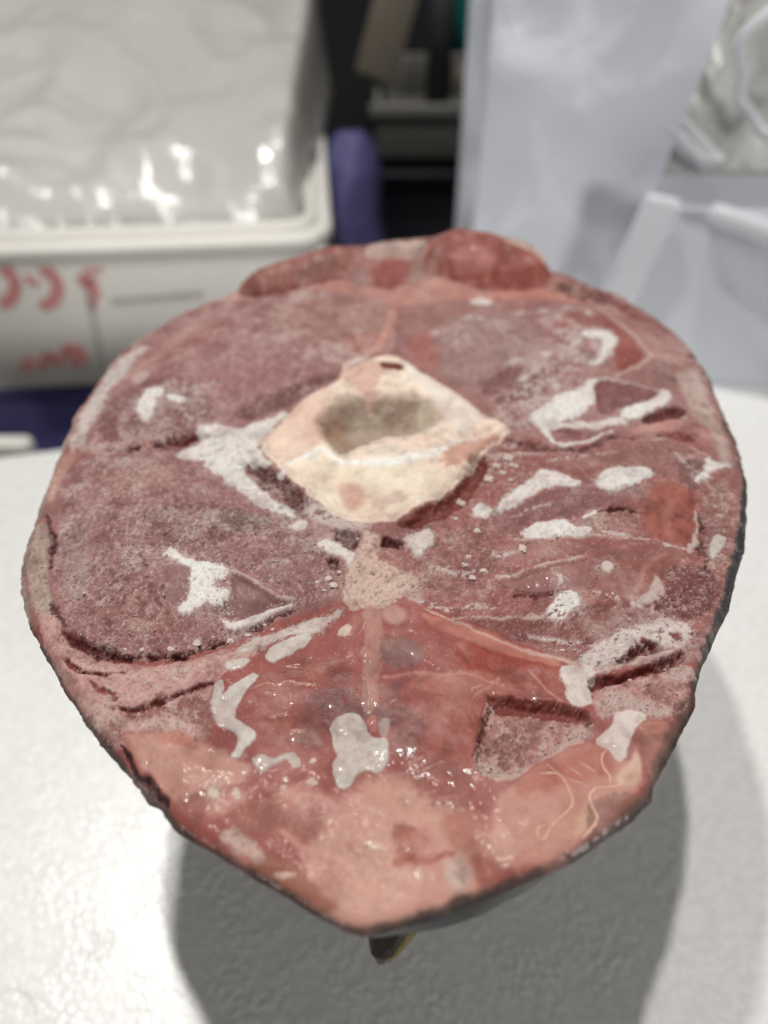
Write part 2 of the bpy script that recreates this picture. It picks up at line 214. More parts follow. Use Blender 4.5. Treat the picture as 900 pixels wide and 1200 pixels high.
('P','fat_lobe',[(-58.5,-85.8),(-53.5,-87.1),(-48.5,-88.3),(-46.0,-87.1),(-41.6,-87.1),(-37.1,-89.9),(-31.4,-93.1),(-28.5,-94.9),(-29.5,-98.4),(-33.3,-100.4),(-38.0,-100.4),(-41.4,-104.1),(-43.7,-103.0),(-51.8,-94.5)],{'c':(188,138,124),'f':0.84,'j':0.37,'dz':1.2,'zf':8,'w':0.4}),
('P',None,[(-50.3,-88.7),(-44.9,-87.5),(-40.0,-88.7),(-41.4,-91.5),(-46.9,-91.5)],{'c':(190,120,102),'f':0.86,'o':0.7}),
('L',None,[(-46.0,-91.5),(-38.6,-91.9)],{'r':[0.18,0.18],'c':(210,160,146),'f':0.21,'o':0.7}),
('P',None,[(-43.0,-102.1),(-37.2,-100.2),(-32.9,-103.0),(-36.0,-107.4),(-42.2,-106.2)],{'c':(150,88,76),'f':1.01,'o':0.8,'w':0.7}),
('P','skin_slit',[(-57.8,-89.9),(-56.2,-90.3),(-51.8,-95.1),(-46.6,-100.0),(-43.3,-102.6),(-43.8,-104.1),(-47.6,-101.3),(-52.6,-96.3)],{'c':(80,50,50),'f':0.21,'j':0.18,'dz':-2.5,'zf':1.5}),
('L',None,[(-57.5,-92.5),(-51.8,-98.4),(-47.2,-103.0),(-44.1,-105.1)],{'r':[0.55,0.9,1.05,0.7],'c':(140,122,116),'f':0.31,'j':0.36,'o':0.8}),
('P',None,[(22.6,84.1),(50.1,96.8),(58.9,68.8),(43.4,42.6),(26.4,45.9),(15.3,61.7)],{'c':(156,128,121),'f':3.24,'o':0.7,'j':1.25}),
('P',None,[(8.9,76.3),(16.1,81.3),(21.4,60.9),(16.6,55.4),(9.3,64.8)],{'c':(168,106,96),'f':1.8,'o':0.75}),
('P',None,[(32.5,49.6),(50.4,53.0),(58.0,45.3),(47.9,32.0),(35.6,35.4)],{'c':(126,80,76),'f':1.7,'o':0.8,'j':1.48}),
('P',None,[(60.6,79.5),(80.2,96.8),(87.3,80.9),(89.1,71.2),(84.9,73.7),(76.2,77.7),(66.1,74.3)],{'c':(150,88,82),'f':1.12,'o':0.8}),
('P','red_muscle',[(81.0,57.0),(85.1,69.0),(81.9,95.4),(85.8,88.5),(89.3,73.2),(94.0,60.3),(87.2,51.2),(80.0,48.8)],{'c':(150,84,76),'f':0.72,'w':0.4,'g':0.1}),
('P',None,[(65.0,77.3),(76.9,80.6),(84.5,77.1),(85.3,67.2),(80.4,56.9),(70.4,49.2),(58.0,45.3),(48.8,39.8),(43.6,44.6),(57.2,58.9)],{'c':(186,168,164),'f':1.07,'j':1.86,'n':0.75,'g':0.9,'o':0.85}),
('P',None,[(40.0,37.0),(55.2,45.5),(69.7,45.4),(67.6,33.1),(52.1,21.7),(39.8,22.2),(35.0,28.9)],{'c':(184,164,158),'f':0.99,'j':1.72,'n':0.7,'g':1,'o':0.8}),
('P','frost_patch',[(70.5,71.5),(75.8,75.5),(82.5,74.1),(84.0,66.9),(80.6,59.4),(74.0,52.7),(70.9,52.0),(78.4,61.6),(79.0,68.3),(74.7,70.6)],{'c':(230,225,219),'f':0.36,'j':0.63,'dz':1,'zf':1.5,'g':0.4}),
('P','frost_patch',[(47.8,26.9),(53.4,31.7),(61.8,36.2),(69.4,43.6),(73.2,45.6),(68.4,37.8),(69.9,34.5),(65.2,28.2),(56.9,23.0),(51.1,22.2)],{'c':(230,225,219),'f':0.4,'j':0.72,'dz':1.4,'zf':2,'g':0.3}),
('L','frost_patch',[(51.5,21.8),(53.4,16.0),(56.8,13.4),(63.1,15.6),(72.8,20.8)],{'r':[1.1,0.81,0.67,0.68,0.41],'c':(230,225,219),'f':0.25,'j':0.27,'dz':1.2,'zf':1.2}),
('L',None,[(52.1,21.7),(60.5,23.1),(69.0,23.9),(77.8,26.4)],{'r':[1.38,1.11,1.39,1.12],'c':(222,212,206),'f':0.64,'j':0.83,'o':0.9}),
('P',None,[(53.8,18.4),(56.1,21.5),(61.0,22.4),(64.2,20.6),(62.3,17.3),(57.1,15.1),(54.5,15.9)],{'c':(138,88,86),'f':0.31,'dz':-0.8,'zf':1.5}),
('P',None,[(69.6,39.9),(73.7,45.2),(81.6,43.3),(91.6,38.3),(88.6,34.8),(78.7,32.3),(73.1,28.0),(69.8,28.9)],{'c':(130,84,82),'f':0.4,'dz':-1,'zf':1.5,'w':0.3,'g':0.1}),
('L','frost_patch',[(73.8,45.7),(82.5,43.4),(92.2,38.7)],{'r':[0.3,0.36,0.35],'c':(196,178,172),'f':0.27,'dz':0.8,'zf':1}),
('P','frost_patch',[(77.6,31.1),(85.2,33.7),(92.2,37.1),(92.8,39.8),(94.9,39.1),(96.2,36.0),(93.3,32.9),(86.0,29.3),(78.3,26.0)],{'c':(230,225,219),'f':0.23,'j':0.29,'dz':1.2,'zf':1.3,'g':0.2}),
('L',None,[(83.2,99.8),(89.4,84.6),(93.7,68.9),(95.5,61.2),(87.9,51.3),(78.6,46.0)],{'r':[0.68,0.65,0.79,0.93,0.76,0.6],'c':(198,168,158),'f':0.54,'j':0.47,'o':0.9,'dz':0.7,'zf':1.5}),
('P',None,[(94.2,85.1),(101.7,76.3),(106.5,59.2),(107.1,45.8),(98.3,41.4),(96.6,57.3),(95.0,69.2)],{'c':(172,128,120),'f':1.06,'j':1.23,'o':0.8,'g':0.3}),
('P',None,[(95.8,60.1),(103.2,58.7),(102.3,45.0),(95.0,40.6),(91.5,47.7)],{'c':(140,106,102),'f':0.86,'j':0.9,'o':0.8}),
('L',None,[(99.9,47.1),(105.9,44.6),(104.9,33.4)],{'r':[1.19,0.88,0.57],'c':(92,66,62),'f':1.01,'j':0.88,'o':0.8}),
('L',None,[(87.7,107.6),(95.4,97.3),(101.9,86.9)],{'r':[0.69,1.68,0.98],'c':(140,76,70),'f':0.97,'j':1.01,'o':0.9}),
('P',None,[(100.7,50.0),(110.3,56.6),(110.0,38.5),(108.6,19.9),(106.4,3.2),(103.2,5.2),(103.0,22.2),(100.9,34.9)],{'c':(186,160,150),'f':0.97,'j':1.4,'g':0.6}),
('P',None,[(82.5,27.3),(94.5,33.3),(100.9,31.6),(99.3,27.5),(93.0,26.9),(85.8,24.8)],{'c':(112,58,54),'f':0.49,'j':0.42,'dz':-2,'zf':2.5}),
('P',None,[(79.9,23.0),(93.1,27.3),(98.7,25.3),(94.4,20.8),(87.7,21.3),(80.4,19.5)],{'c':(192,142,134),'f':0.48,'j':0.55,'dz':1,'zf':2,'g':0.2}),
('P',None,[(86.8,19.9),(95.8,20.8),(99.7,15.6),(94.1,15.0),(89.2,16.8)],{'c':(140,74,68),'f':0.47,'j':0.55,'dz':-1.2,'zf':2}),
('P',None,[(98.2,24.4),(104.4,22.2),(103.8,11.3),(99.4,12.6)],{'c':(170,110,104),'f':0.63,'j':1.36,'n':0.4,'g':0.6}),
('L',None,[(37.9,16.9),(50.6,11.6),(61.2,11.6),(71.7,16.9),(78.9,18.6)],{'r':[1.09,1.34,1.07,1.09,0.82],'c':(110,62,60),'f':0.78,'j':0.81,'dz':-1.6,'zf':3,'o':0.8}),
('P',None,[(55.5,9.1),(78.1,15.4),(94.3,15.5),(97.8,4.9),(88.0,-5.1),(63.8,-0.7),(49.0,1.9)],{'c':(158,112,106),'f':1.21,'o':0.8,'g':0.5}),
('L','frost_patch',[(71.3,15.1),(79.9,17.2),(89.1,17.2),(95.3,14.2),(100.4,7.2)],{'r':[0.22,0.27,0.33,0.32,0.32],'c':(196,170,162),'f':0.25,'dz':0.9,'zf':1}),
('P',None,[(89.4,3.7),(98.5,7.0),(97.1,-3.2),(88.9,-10.7),(86.6,-5.3)],{'c':(120,84,80),'f':0.74,'j':1.03,'g':0.6,'n':0.3}),
('P','frost_patch',[(99.6,8.0),(101.3,5.1),(105.4,4.8),(104.0,2.0),(99.2,0.2),(94.3,-5.3),(91.5,-4.8),(98.1,1.6)],{'c':(230,225,219),'f':0.24,'j':0.39,'dz':1,'zf':1.3,'g':0.3}),
('P',None,[(38.7,2.2),(54.6,4.5),(63.6,-1.6),(48.4,-1.3),(37.3,-8.5),(34.3,-3.4)],{'c':(150,98,94),'f':0.89,'o':0.7}),
('P',None,[(33.8,-13.4),(40.0,-15.1),(49.3,-10.7),(56.7,-10.4),(75.4,-9.0),(74.5,-14.4),(59.9,-18.0),(54.5,-21.5),(44.6,-24.2),(37.7,-26.7),(35.5,-29.9),(31.4,-27.7),(30.1,-20.8)],{'c':(138,92,89),'f':0.42,'g':0.3,'w':0.3,'dz':-0.8,'zf':2}),
('P',None,[(51.9,-25.6),(59.2,-21.5),(72.3,-18.1),(70.4,-30.1),(57.9,-28.2),(53.1,-28.8)],{'c':(168,118,112),'f':0.55,'j':0.96,'g':1}),
('L',None,[(60.3,-20.9),(65.9,-18.1),(70.4,-19.1)],{'r':[0.49,0.74,0.49],'c':(110,56,52),'f':0.34,'j':0.49,'dz':-1.5,'zf':1.8}),
('P','red_muscle',[(73.1,-15.2),(77.2,-9.0),(82.7,-7.2),(87.4,-7.7),(90.9,-10.9),(88.0,-21.7),(82.9,-31.3),(75.2,-31.7),(70.0,-30.5)],{'c':(154,90,80),'f':0.71,'j':0.25,'w':0.6,'rz':0.1,'g':0,'dz':0.9,'zf':3}),
('P',None,[(79.6,-16.2),(82.2,-15.8),(77.9,-29.6),(75.0,-29.8)],{'c':(190,126,112),'f':1.12,'o':0.6}),
('P','red_muscle',[(53.9,-34.6),(71.6,-33.3),(82.7,-33.8),(77.4,-39.7),(70.5,-44.1),(67.7,-49.2),(62.2,-51.2),(54.3,-50.4),(56.0,-40.7)],{'c':(146,94,87),'f':0.78,'j':0.68,'w':0.4,'g':0.1}),
('L',None,[(63.3,-49.3),(67.2,-42.2),(74.4,-36.0)],{'r':[0.66,0.68,0.46],'c':(186,132,122),'f':0.78,'o':0.7}),
('P',None,[(29.6,-44.3),(35.7,-42.2),(45.0,-40.4),(52.4,-37.7),(56.0,-39.8),(54.5,-46.2),(51.4,-48.7),(43.8,-48.8),(35.2,-47.4),(30.6,-45.6)],{'c':(152,104,100),'f':0.26,'w':0.35,'g':0.1,'dz':-0.8,'zf':1.5}),
('L','frost_patch',[(29.7,-43.8),(36.2,-42.0),(45.1,-40.1),(52.5,-37.3)],{'r':[0.29,0.27,0.3,0.23],'c':(202,176,168),'f':0.21,'dz':1,'zf':1}),
('L',None,[(30.0,-45.3),(35.2,-47.6),(43.7,-49.0),(51.4,-49.0),(54.4,-46.5),(56.0,-40.7)],{'r':[0.22,0.33,0.4,0.27,0.18,0.18],'c':(112,62,58),'f':0.23,'dz':-1,'zf':1.2,'o':0.8}),
('L',None,[(32.5,-48.5),(38.8,-49.3),(44.1,-49.5)],{'r':[0.44,0.66,0.44],'c':(108,58,54),'f':0.3,'j':0.44,'dz':-1,'zf':1.5}),
('L','frost_patch',[(35.0,-31.6),(45.9,-30.5),(55.8,-29.5),(64.2,-31.1),(71.3,-31.7)],{'r':[0.19,0.24,0.33,0.28,0.24],'c':(204,180,170),'f':0.22,'dz':0.9,'zf':1}),
('P',None,[(29.5,-34.0),(53.9,-30.8),(54.3,-34.6),(37.9,-39.2),(28.8,-41.5)],{'c':(164,116,110),'f':0.67,'j':0.7,'g':0.5}),
('P','red_muscle',[(20.3,-54.8),(29.8,-54.8),(39.9,-55.0),(44.8,-57.6),(50.9,-53.1),(65.5,-52.2),(65.7,-57.3),(60.2,-60.7),(51.7,-62.3),(49.4,-64.1),(39.4,-62.2),(29.4,-59.1)],{'c':(134,80,75),'f':0.49,'w':0.2,'g':0.35,'dz':-0.6,'zf':2}),
('L','frost_patch',[(18.1,-54.8),(23.5,-54.6),(29.7,-54.3),(39.7,-54.7)],{'r':[0.13,0.21,0.26,0.22],'c':(198,172,162),'f':0.2,'dz':0.9,'zf':1}),
('P',None,[(61.5,-53.0),(67.7,-52.0),(70.9,-48.8),(70.7,-42.4),(68.3,-46.5),(67.0,-49.2)],{'c':(190,164,156),'f':0.31,'j':0.33,'g':0.3}),
('P',None,[(71.4,-42.9),(78.3,-39.0),(87.3,-37.5),(88.6,-44.5),(79.9,-54.9),(66.4,-55.7),(67.7,-52.3),(71.2,-48.7)],{'c':(134,84,80),'f':0.38,'j':0.67,'g':1}),
('P',None,[(93.8,-7.6),(102.0,-2.7),(99.2,-17.4),(91.0,-37.1),(85.2,-40.7),(87.5,-25.9)],{'c':(150,108,102),'f':0.69,'j':1.44,'g':0.9,'n':0.35}),
('L',None,[(90.6,-18.8),(86.1,-32.2),(85.7,-40.6)],{'r':[0.49,0.7,0.45],'c':(100,58,56),'f':0.54,'j':1.17,'dz':-1,'zf':2}),
('P','frost_patch',[(91.0,-28.4),(93.7,-26.1),(95.0,-27.3),(92.2,-32.5),(88.1,-35.4),(87.7,-34.4)],{'c':(205,196,188),'f':0.22,'j':0.23,'dz':0.9,'zf':1.2}),
('L','frost_patch',[(75.0,-32.7),(82.0,-33.4),(85.5,-29.1),(87.9,-22.6),(89.1,-15.9)],{'r':[0.24,0.42,0.59,0.34,0.25],'c':(206,186,178),'f':0.22,'j':0.24,'dz':1,'zf':1}),
('P','frost_patch',[(32.1,-17.8),(33.8,-11.7),(37.8,-10.3),(43.6,-4.4),(49.9,-0.3),(53.7,-3.4),(57.7,-8.2),(54.8,-10.3),(48.3,-9.0),(43.6,-12.3),(39.3,-14.9),(34.4,-16.8)],{'c':(230,225,219),'f':0.2,'j':0.38,'dz':1.5,'zf':1.5,'g':0.3}),
('P','frost_patch',[(61.7,-8.0),(63.8,-4.0),(67.1,-1.8),(74.6,0.1),(80.0,-1.8),(77.5,-5.9),(72.3,-8.6),(66.3,-11.3),(62.3,-10.7)],{'c':(230,225,219),'f':0.21,'j':0.31,'dz':1.5,'zf':1.4,'g':0.2}),
('P','frost_patch',[(37.3,-28.4),(39.7,-25.8),(45.6,-24.9),(50.9,-24.2),(52.1,-26.6),(56.4,-27.2),(55.1,-29.2),(46.7,-30.1),(40.1,-31.4),(37.4,-30.4)],{'c':(230,225,219),'f':0.19,'j':0.24,'dz':1.5,'zf':1.3,'g':0.2}),
('P','frost_patch',[(55.0,-22.6),(59.1,-19.8),(60.7,-19.8),(59.1,-21.9),(55.9,-23.9)],{'c':(230,225,219),'f':0.2,'j':0.24,'dz':1.2,'zf':1.2,'g':0.2}),
('P','frost_patch',[(40.5,-53.7),(43.4,-51.7),(44.3,-49.8),(47.9,-49.3),(49.7,-51.4),(48.8,-53.8),(44.7,-56.9),(41.3,-55.5)],{'c':(230,225,219),'f':0.2,'j':0.54,'dz':1.4,'zf':1.5,'g':0.5,'n':0.2}),
('P','frost_patch',[(24.8,-17.0),(27.8,-13.2),(30.4,-16.1),(29.7,-20.7),(26.2,-20.3)],{'c':(230,225,219),'f':0.2,'j':0.49,'dz':1.5,'zf':1.5,'g':0.6}),
('P','frost_patch',[(56.5,-39.5),(57.8,-38.6),(58.5,-40.7),(57.6,-42.7),(56.3,-42.4)],{'c':(208,190,182),'f':0.16,'dz':1,'zf':1}),
('P','frost_patch',[(44.1,-43.6),(45.5,-42.7),(46.0,-46.4),(44.6,-45.8)],{'c':(208,190,182),'f':0.16,'dz':0.8,'zf':1}),
('P',None,[(29.1,9.3),(40.7,17.7),(45.2,11.0),(35.7,-1.6),(28.9,-6.7),(26.9,-0.8)],{'c':(178,152,146),'f':0.9,'j':1.57,'n':0.7,'g':1,'o':0.8}),
('P',None,[(6.9,-34.5),(21.6,-21.3),(30.8,-22.9),(30.0,-40.3),(23.9,-49.4),(11.0,-46.1)],{'c':(150,104,98),'f':1.06,'j':1.38,'g':1,'o':0.6}),
('L',None,[(51.6,-4.8),(57.3,-7.7),(62.9,-6.7)],{'r':[0.51,1.02,0.51],'c':(216,204,198),'f':0.88,'j':0.77,'n':0.6,'o':0.85,'g':0.8}),
('L',None,[(29.2,-20.9),(31.9,-17.7),(34.8,-13.6)],{'r':[0.49,0.98,0.5],'c':(216,204,198),'f':0.85,'j':0.74,'n':0.6,'o':0.85,'g':0.8}),
('L',None,[(56.1,-27.9),(62.7,-29.5),(70.2,-30.8)],{'r':[0.48,0.95,0.47],'c':(216,204,198),'f':0.82,'j':0.71,'n':0.6,'o':0.85,'g':0.8}),
('L',None,[(35.8,-20.3),(40.7,-18.3),(48.1,-17.0)],{'r':[0.49,0.99,0.5],'c':(216,204,198),'f':0.85,'j':0.74,'n':0.6,'o':0.85,'g':0.8}),
('L',None,[(25.1,-33.3),(31.4,-37.6),(36.5,-35.8)],{'r':[0.47,0.92,0.47],'c':(216,204,198),'f':0.8,'j':0.7,'n':0.6,'o':0.85,'g':0.8}),
('L',None,[(49.4,4.3),(60.5,8.0),(71.1,8.5)],{'r':[0.53,1.06,0.53],'c':(216,204,198),'f':0.91,'j':0.79,'n':0.6,'o':0.85,'g':0.8}),
('L',None,[(11.3,-38.5),(20.0,-41.4),(28.8,-41.3)],{'r':[0.46,0.91,0.46],'c':(216,204,198),'f':0.79,'j':0.68,'n':0.6,'o':0.85,'g':0.8}),
('L',None,[(6.5,-48.8),(17.2,-52.1),(28.0,-51.6)],{'r':[0.44,0.87,0.43],'c':(216,204,198),'f':0.75,'j':0.65,'n':0.6,'o':0.85,'g':0.8}),
('L',None,[(53.7,-49.3),(59.5,-52.0),(65.5,-54.5)],{'r':[0.44,0.88,0.43],'c':(216,204,198),'f':0.76,'j':0.66,'n':0.6,'o':0.85,'g':0.8}),
('L',None,[(31.6,-58.3),(39.7,-60.2),(49.5,-63.0)],{'r':[0.42,0.84,0.42],'c':(216,204,198),'f':0.72,'j':0.63,'n':0.6,'o':0.85,'g':0.8}),
('L',None,[(37.5,13.4),(42.7,8.6),(50.0,8.0)],{'r':[0.54,1.06,0.53],'c':(216,204,198),'f':0.92,'j':0.8,'n':0.6,'o':0.85,'g':0.8}),
('L',None,[(82.8,13.0),(89.4,8.2),(93.0,0.8)],{'r':[0.54,1.06,0.52],'c':(216,204,198),'f':0.91,'j':0.79,'n':0.6,'o':0.85,'g':0.8}),
('P','frost_patch',[(46.1,-66.7),(51.6,-62.7),(58.5,-60.9),(65.4,-57.7),(75.7,-55.9),(76.0,-59.7),(72.9,-64.0),(68.8,-64.0),(63.9,-62.1),(58.6,-66.3),(52.9,-69.1),(48.5,-69.1)],{'c':(226,216,209),'f':0.48,'j':0.83,'dz':1.2,'zf':2,'g':0.7,'o':0.85,'n':0.15}),
('L',None,[(64.7,-61.4),(68.8,-60.1)],{'r':[0.21,0.25],'c':(120,90,84),'f':0.19,'o':0.8}),
('P',None,[(53.3,-67.9),(58.2,-66.3),(64.1,-62.3),(68.8,-64.0),(65.4,-66.0),(59.9,-67.7),(55.5,-69.4)],{'c':(108,42,40),'f':0.19,'j':0.21,'dz':-2.5,'zf':2}),
('P',None,[(48.0,-71.5),(53.9,-72.0),(60.3,-70.1),(68.4,-66.2),(73.0,-63.7),(71.5,-68.4),(65.2,-70.8),(57.6,-73.2),(52.2,-75.5),(46.5,-77.1)],{'c':(112,44,40),'f':0.23,'j':0.3,'dz':-3,'zf':2.5}),
('L','frost_patch',[(50.2,-70.6),(57.4,-69.6),(64.9,-66.2),(69.8,-64.7)],{'r':[0.61,0.61,0.62,0.41],'c':(206,178,168),'f':0.23,'j':0.41,'dz':1,'zf':1.5,'g':0.5}),
('P','frost_flesh',[(49.2,-75.7),(57.5,-73.6),(66.1,-71.0),(72.0,-68.6),(75.4,-72.0),(70.6,-77.7),(67.0,-82.2),(60.5,-84.3),(55.6,-81.9),(51.9,-82.8),(48.5,-83.7),(47.1,-80.2)],{'c':(190,142,136),'f':0.34,'j':0.59,'g':1,'w':0}),
('P','frost_patch',[(39.8,-71.5),(42.5,-68.6),(48.9,-67.9),(49.8,-72.5),(46.9,-76.2),(47.3,-80.0),(43.9,-80.9),(41.4,-79.5),(42.5,-75.2)],{'c':(216,202,194),'f':0.23,'j':0.4,'dz':1,'zf':1.5,'w':0.3}),
('P','recess_floor',[(23.4,-78.0),(25.4,-77.1),(28.8,-76.8),(38.5,-79.8),(46.7,-82.4),(46.3,-85.4),(46.1,-88.1),(39.4,-90.3),(34.8,-92.7),(31.2,-95.1),(26.3,-97.8),(22.9,-97.8),(19.8,-97.0),(18.9,-94.3),(20.2,-89.9)],{'c':(186,138,130),'f':0.17,'j':0.41,'dz':-2.8,'zf':2.2,'g':1.2,'w':0}),
('P',None,[(23.4,-77.7),(25.4,-76.8),(29.4,-76.6),(38.5,-79.5),(46.7,-82.4),(46.1,-85.4),(38.2,-82.8),(29.0,-80.2),(26.0,-81.1)],{'c':(126,60,54),'f':0.27,'j':0.39,'g':0.2}),
('L',None,[(24.3,-78.9),(21.9,-85.4),(19.9,-91.5)],{'r':[0.39,0.57,0.37],'c':(128,62,54),'f':0.26,'o':0.9}),
('L',None,[(19.9,-95.5),(22.5,-96.6),(27.0,-96.4),(34.9,-91.9),(42.8,-88.7)],{'r':[0.73,0.9,0.91,0.92,0.75],'c':(200,162,152),'f':0.53,'j':0.55,'g':1}),
('P',None,[(-29.9,-72.0),(-22.3,-68.4),(-10.2,-67.2),(-5.0,-72.0),(-5.8,-81.1),(-11.1,-89.5),(-22.1,-91.5),(-29.3,-85.4),(-27.3,-77.7)],{'c':(150,84,74),'f':1.12,'o':0.9,'w':1}),
('P',None,[(-21.2,-69.6),(-13.2,-68.4),(-13.9,-73.2),(-19.8,-74.3)],{'c':(168,98,78),'f':0.93,'o':0.7}),
('P',None,[(-15.8,-74.3),(-4.9,-77.1),(-5.8,-81.5),(-11.4,-83.2),(-13.8,-91.5),(-18.5,-90.5),(-19.2,-81.1)],{'c':(132,80,76),'f':1.32,'o':0.75,'w':1}),
('P',None,[(-2.1,-60.9),(4.2,-60.1),(10.3,-63.4),(9.7,-68.4),(1.0,-69.6),(-2.0,-67.2)],{'c':(136,100,94),'f':0.71,'j':0.62,'o':0.85,'w':0.8}),
('P',None,[(-2.0,-74.3),(3.6,-72.0),(3.9,-78.9),(-1.0,-81.1)],{'c':(134,92,88),'f':0.68,'j':0.59,'o':0.8}),
('P',None,[(-11.6,-78.9),(3.9,-79.3),(9.5,-83.2),(7.4,-91.5),(1.8,-93.5),(0.9,-84.3),(-9.6,-82.2)],{'c':(116,76,74),'f':0.88,'j':0.57,'o':0.85,'w':1}),
('P',None,[(14.5,-62.2),(22.9,-60.9),(38.7,-67.2),(41.9,-72.0),(31.6,-74.3),(18.0,-70.8)],{'c':(158,74,60),'f':0.94,'o':0.9,'w':0.9}),
('P',None,[(6.4,-52.9),(19.1,-55.7),(31.3,-60.9),(40.8,-66.7),(42.3,-69.6),(30.7,-65.9),(16.7,-60.9)],{'c':(192,128,112),'f':0.72,'o':0.85,'w':0.6}),
('L',None,[(10.8,-52.1),(23.2,-58.3),(35.0,-64.0),(46.6,-68.4)],{'r':[0.43,0.53,0.62,0.61],'c':(208,172,160),'f':0.48,'j':0.31,'o':0.85,'g':0.4}),
('P',None,[(6.0,-70.8),(22.1,-70.8),(33.9,-72.0),(29.4,-76.6),(17.5,-77.7),(5.9,-75.5)],{'c':(178,112,98),'f':0.69,'o':0.8,'w':0.9}),
('P',None,[(9.7,-78.9),(22.4,-77.7),(19.3,-91.5),(16.1,-97.4),(9.3,-89.5)],{'c':(158,86,74),'f':0.87,'o':0.8,'w':1}),
('P',None,[(28.9,-72.0),(38.5,-68.4),(42.5,-74.3),(40.8,-78.9),(33.2,-77.1)],{'c':(150,74,64),'f':0.69,'o':0.8,'w':0.9}),
('L',None,[(33.8,-70.1),(37.4,-75.5),(39.7,-79.3)],{'r':[0.3,0.3,0.19],'c':(196,140,126),'f':0.34,'o':0.8}),
('L',None,[(16.3,-82.2),(20.4,-78.9),(23.5,-76.6),(26.7,-73.9)],{'r':[0.19,0.29,0.49,0.6],'c':(196,140,128),'f':0.34,'o':0.8,'dz':0.8,'zf':1.5}),
('P',None,[(3.6,-93.5),(16.4,-93.5),(19.4,-101.1),(13.8,-106.5),(7.1,-101.1)],{'c':(152,90,80),'f':1.03,'o':0.8,'w':0.6}),
('P','fat_lobe',[(-3.6,-98.4),(1.8,-96.4),(8.8,-102.1),(17.4,-103.9),(21.0,-111.7),(24.6,-116.6),(17.6,-122.0),(7.8,-125.4),(-3.1,-127.4),(-8.6,-126.4),(-17.6,-121.2),(-15.8,-113.3),(-12.1,-104.8)],{'c':(204,154,138),'f':2.31,'j':1.67,'dz':0.9,'zf':14,'w':0.3,'o':0.95}),
('P',None,[(-31.2,-104.8),(-21.2,-101.1),(-12.3,-101.1),(-11.8,-110.0),(-21.9,-110.8),(-30.6,-109.1)],{'c':(158,102,90),'f':1.19,'o':0.9,'w':0.2}),
('P',None,[(-25.0,-113.3),(-16.5,-114.9),(-12.9,-119.7),(-8.0,-122.7),(-11.1,-124.2),(-19.3,-120.5),(-26.3,-115.8)],{'c':(166,110,93),'f':0.75,'o':0.85,'w':0.15}),
('P',None,[(0.8,-109.1),(5.2,-106.5),(9.3,-110.8),(8.3,-114.9),(2.5,-114.9)],{'c':(160,94,80),'f':0.78,'j':0.34,'o':0.85}),
('L',None,[(2.1,-114.9),(6.6,-114.6),(11.6,-113.8),(14.2,-113.3)],{'r':[0.5,0.67,0.5,0.33],'c':(160,84,72),'f':0.48,'o':0.85,'dz':-1,'zf':3}),
('P',None,[(5.1,-108.3),(8.6,-107.4),(9.8,-110.8),(7.5,-113.3),(5.0,-111.7)],{'c':(184,128,116),'f':0.39,'o':0.7}),
('P',None,[(11.3,-104.8),(19.2,-103.9),(21.2,-110.0),(18.3,-113.3),(11.8,-111.7)],{'c':(176,116,102),'f':0.98,'o':0.8,'w':0.4}),
('P',None,[(17.6,-111.7),(24.7,-115.8),(31.1,-116.9),(24.2,-119.7),(17.8,-119.7)],{'c':(156,86,74),'f':0.95,'o':0.85}),
('P',None,[(-8.3,-114.9),(8.2,-115.8),(11.3,-119.7),(0.0,-124.2),(-8.0,-122.7)],{'c':(210,162,146),'f':1.68,'j':0.97,'o':0.75,'w':0.3}),
('P',None,[(-26.0,-104.8),(-15.3,-96.4),(-13.4,-97.8),(-20.8,-104.8)],{'c':(196,138,124),'f':0.61,'o':0.7,'w':1,'dz':1.2,'zf':2.5}),
('L',None,[(-19.5,-109.1),(-16.8,-111.7),(-13.0,-113.8),(-9.9,-114.9)],{'r':[0.68,0.84,0.84,0.66],'c':(206,154,140),'f':0.58,'o':0.8,'dz':1,'zf':2.5,'j':0.34}),
('P',None,[(-33.7,-110.8),(-29.8,-108.6),(-25.2,-111.3),(-22.0,-113.6),(-23.9,-115.3),(-28.2,-114.3)],{'c':(204,176,164),'f':0.58,'j':0.67,'g':0.8,'o':0.9,'w':0.2}),
('P','frost_patch',[(-21.3,-116.6),(-18.9,-116.2),(-16.7,-116.9),(-17.1,-117.7),(-20.4,-117.5)],{'c':(216,186,174),'f':0.19,'j':0.1,'dz':0.8,'zf':1.2,'w':0.6}),
('P','frost_patch',[(6.1,-115.9),(6.9,-115.4),(7.7,-116.2),(7.7,-117.8),(6.7,-118.3),(6.0,-117.3)],{'c':(226,196,180),'f':0.15,'dz':0.8,'zf':1,'w':0.6}),
('P',None,[(11.5,-116.9),(13.2,-114.6),(16.3,-114.1),(17.2,-116.9),(15.3,-119.7),(12.6,-119.1)],{'c':(210,180,168),'f':0.57,'j':0.49,'g':0.7,'o':0.9}),
('L','frost_patch',[(-3.7,-111.7),(-0.8,-112.3)],{'r':[0.42,0.5],'c':(214,176,160),'f':0.19,'dz':0.8,'zf':1.2,'w':0.8}),
('P','fat_lobe',[(20.3,-112.2),(22.2,-103.5),(27.1,-98.9),(35.2,-93.7),(42.5,-90.3),(46.0,-89.5),(48.9,-90.9),(50.3,-94.7),(52.8,-92.3),(55.2,-90.9),(54.4,-97.0),(51.7,-100.4),(47.0,-103.9),(42.8,-107.4),(39.0,-111.7),(34.2,-114.9),(28.1,-116.4),(22.8,-115.4)],{'c':(190,134,120),'f':0.81,'j':0.35,'dz':2,'zf':10,'w':0.4}),
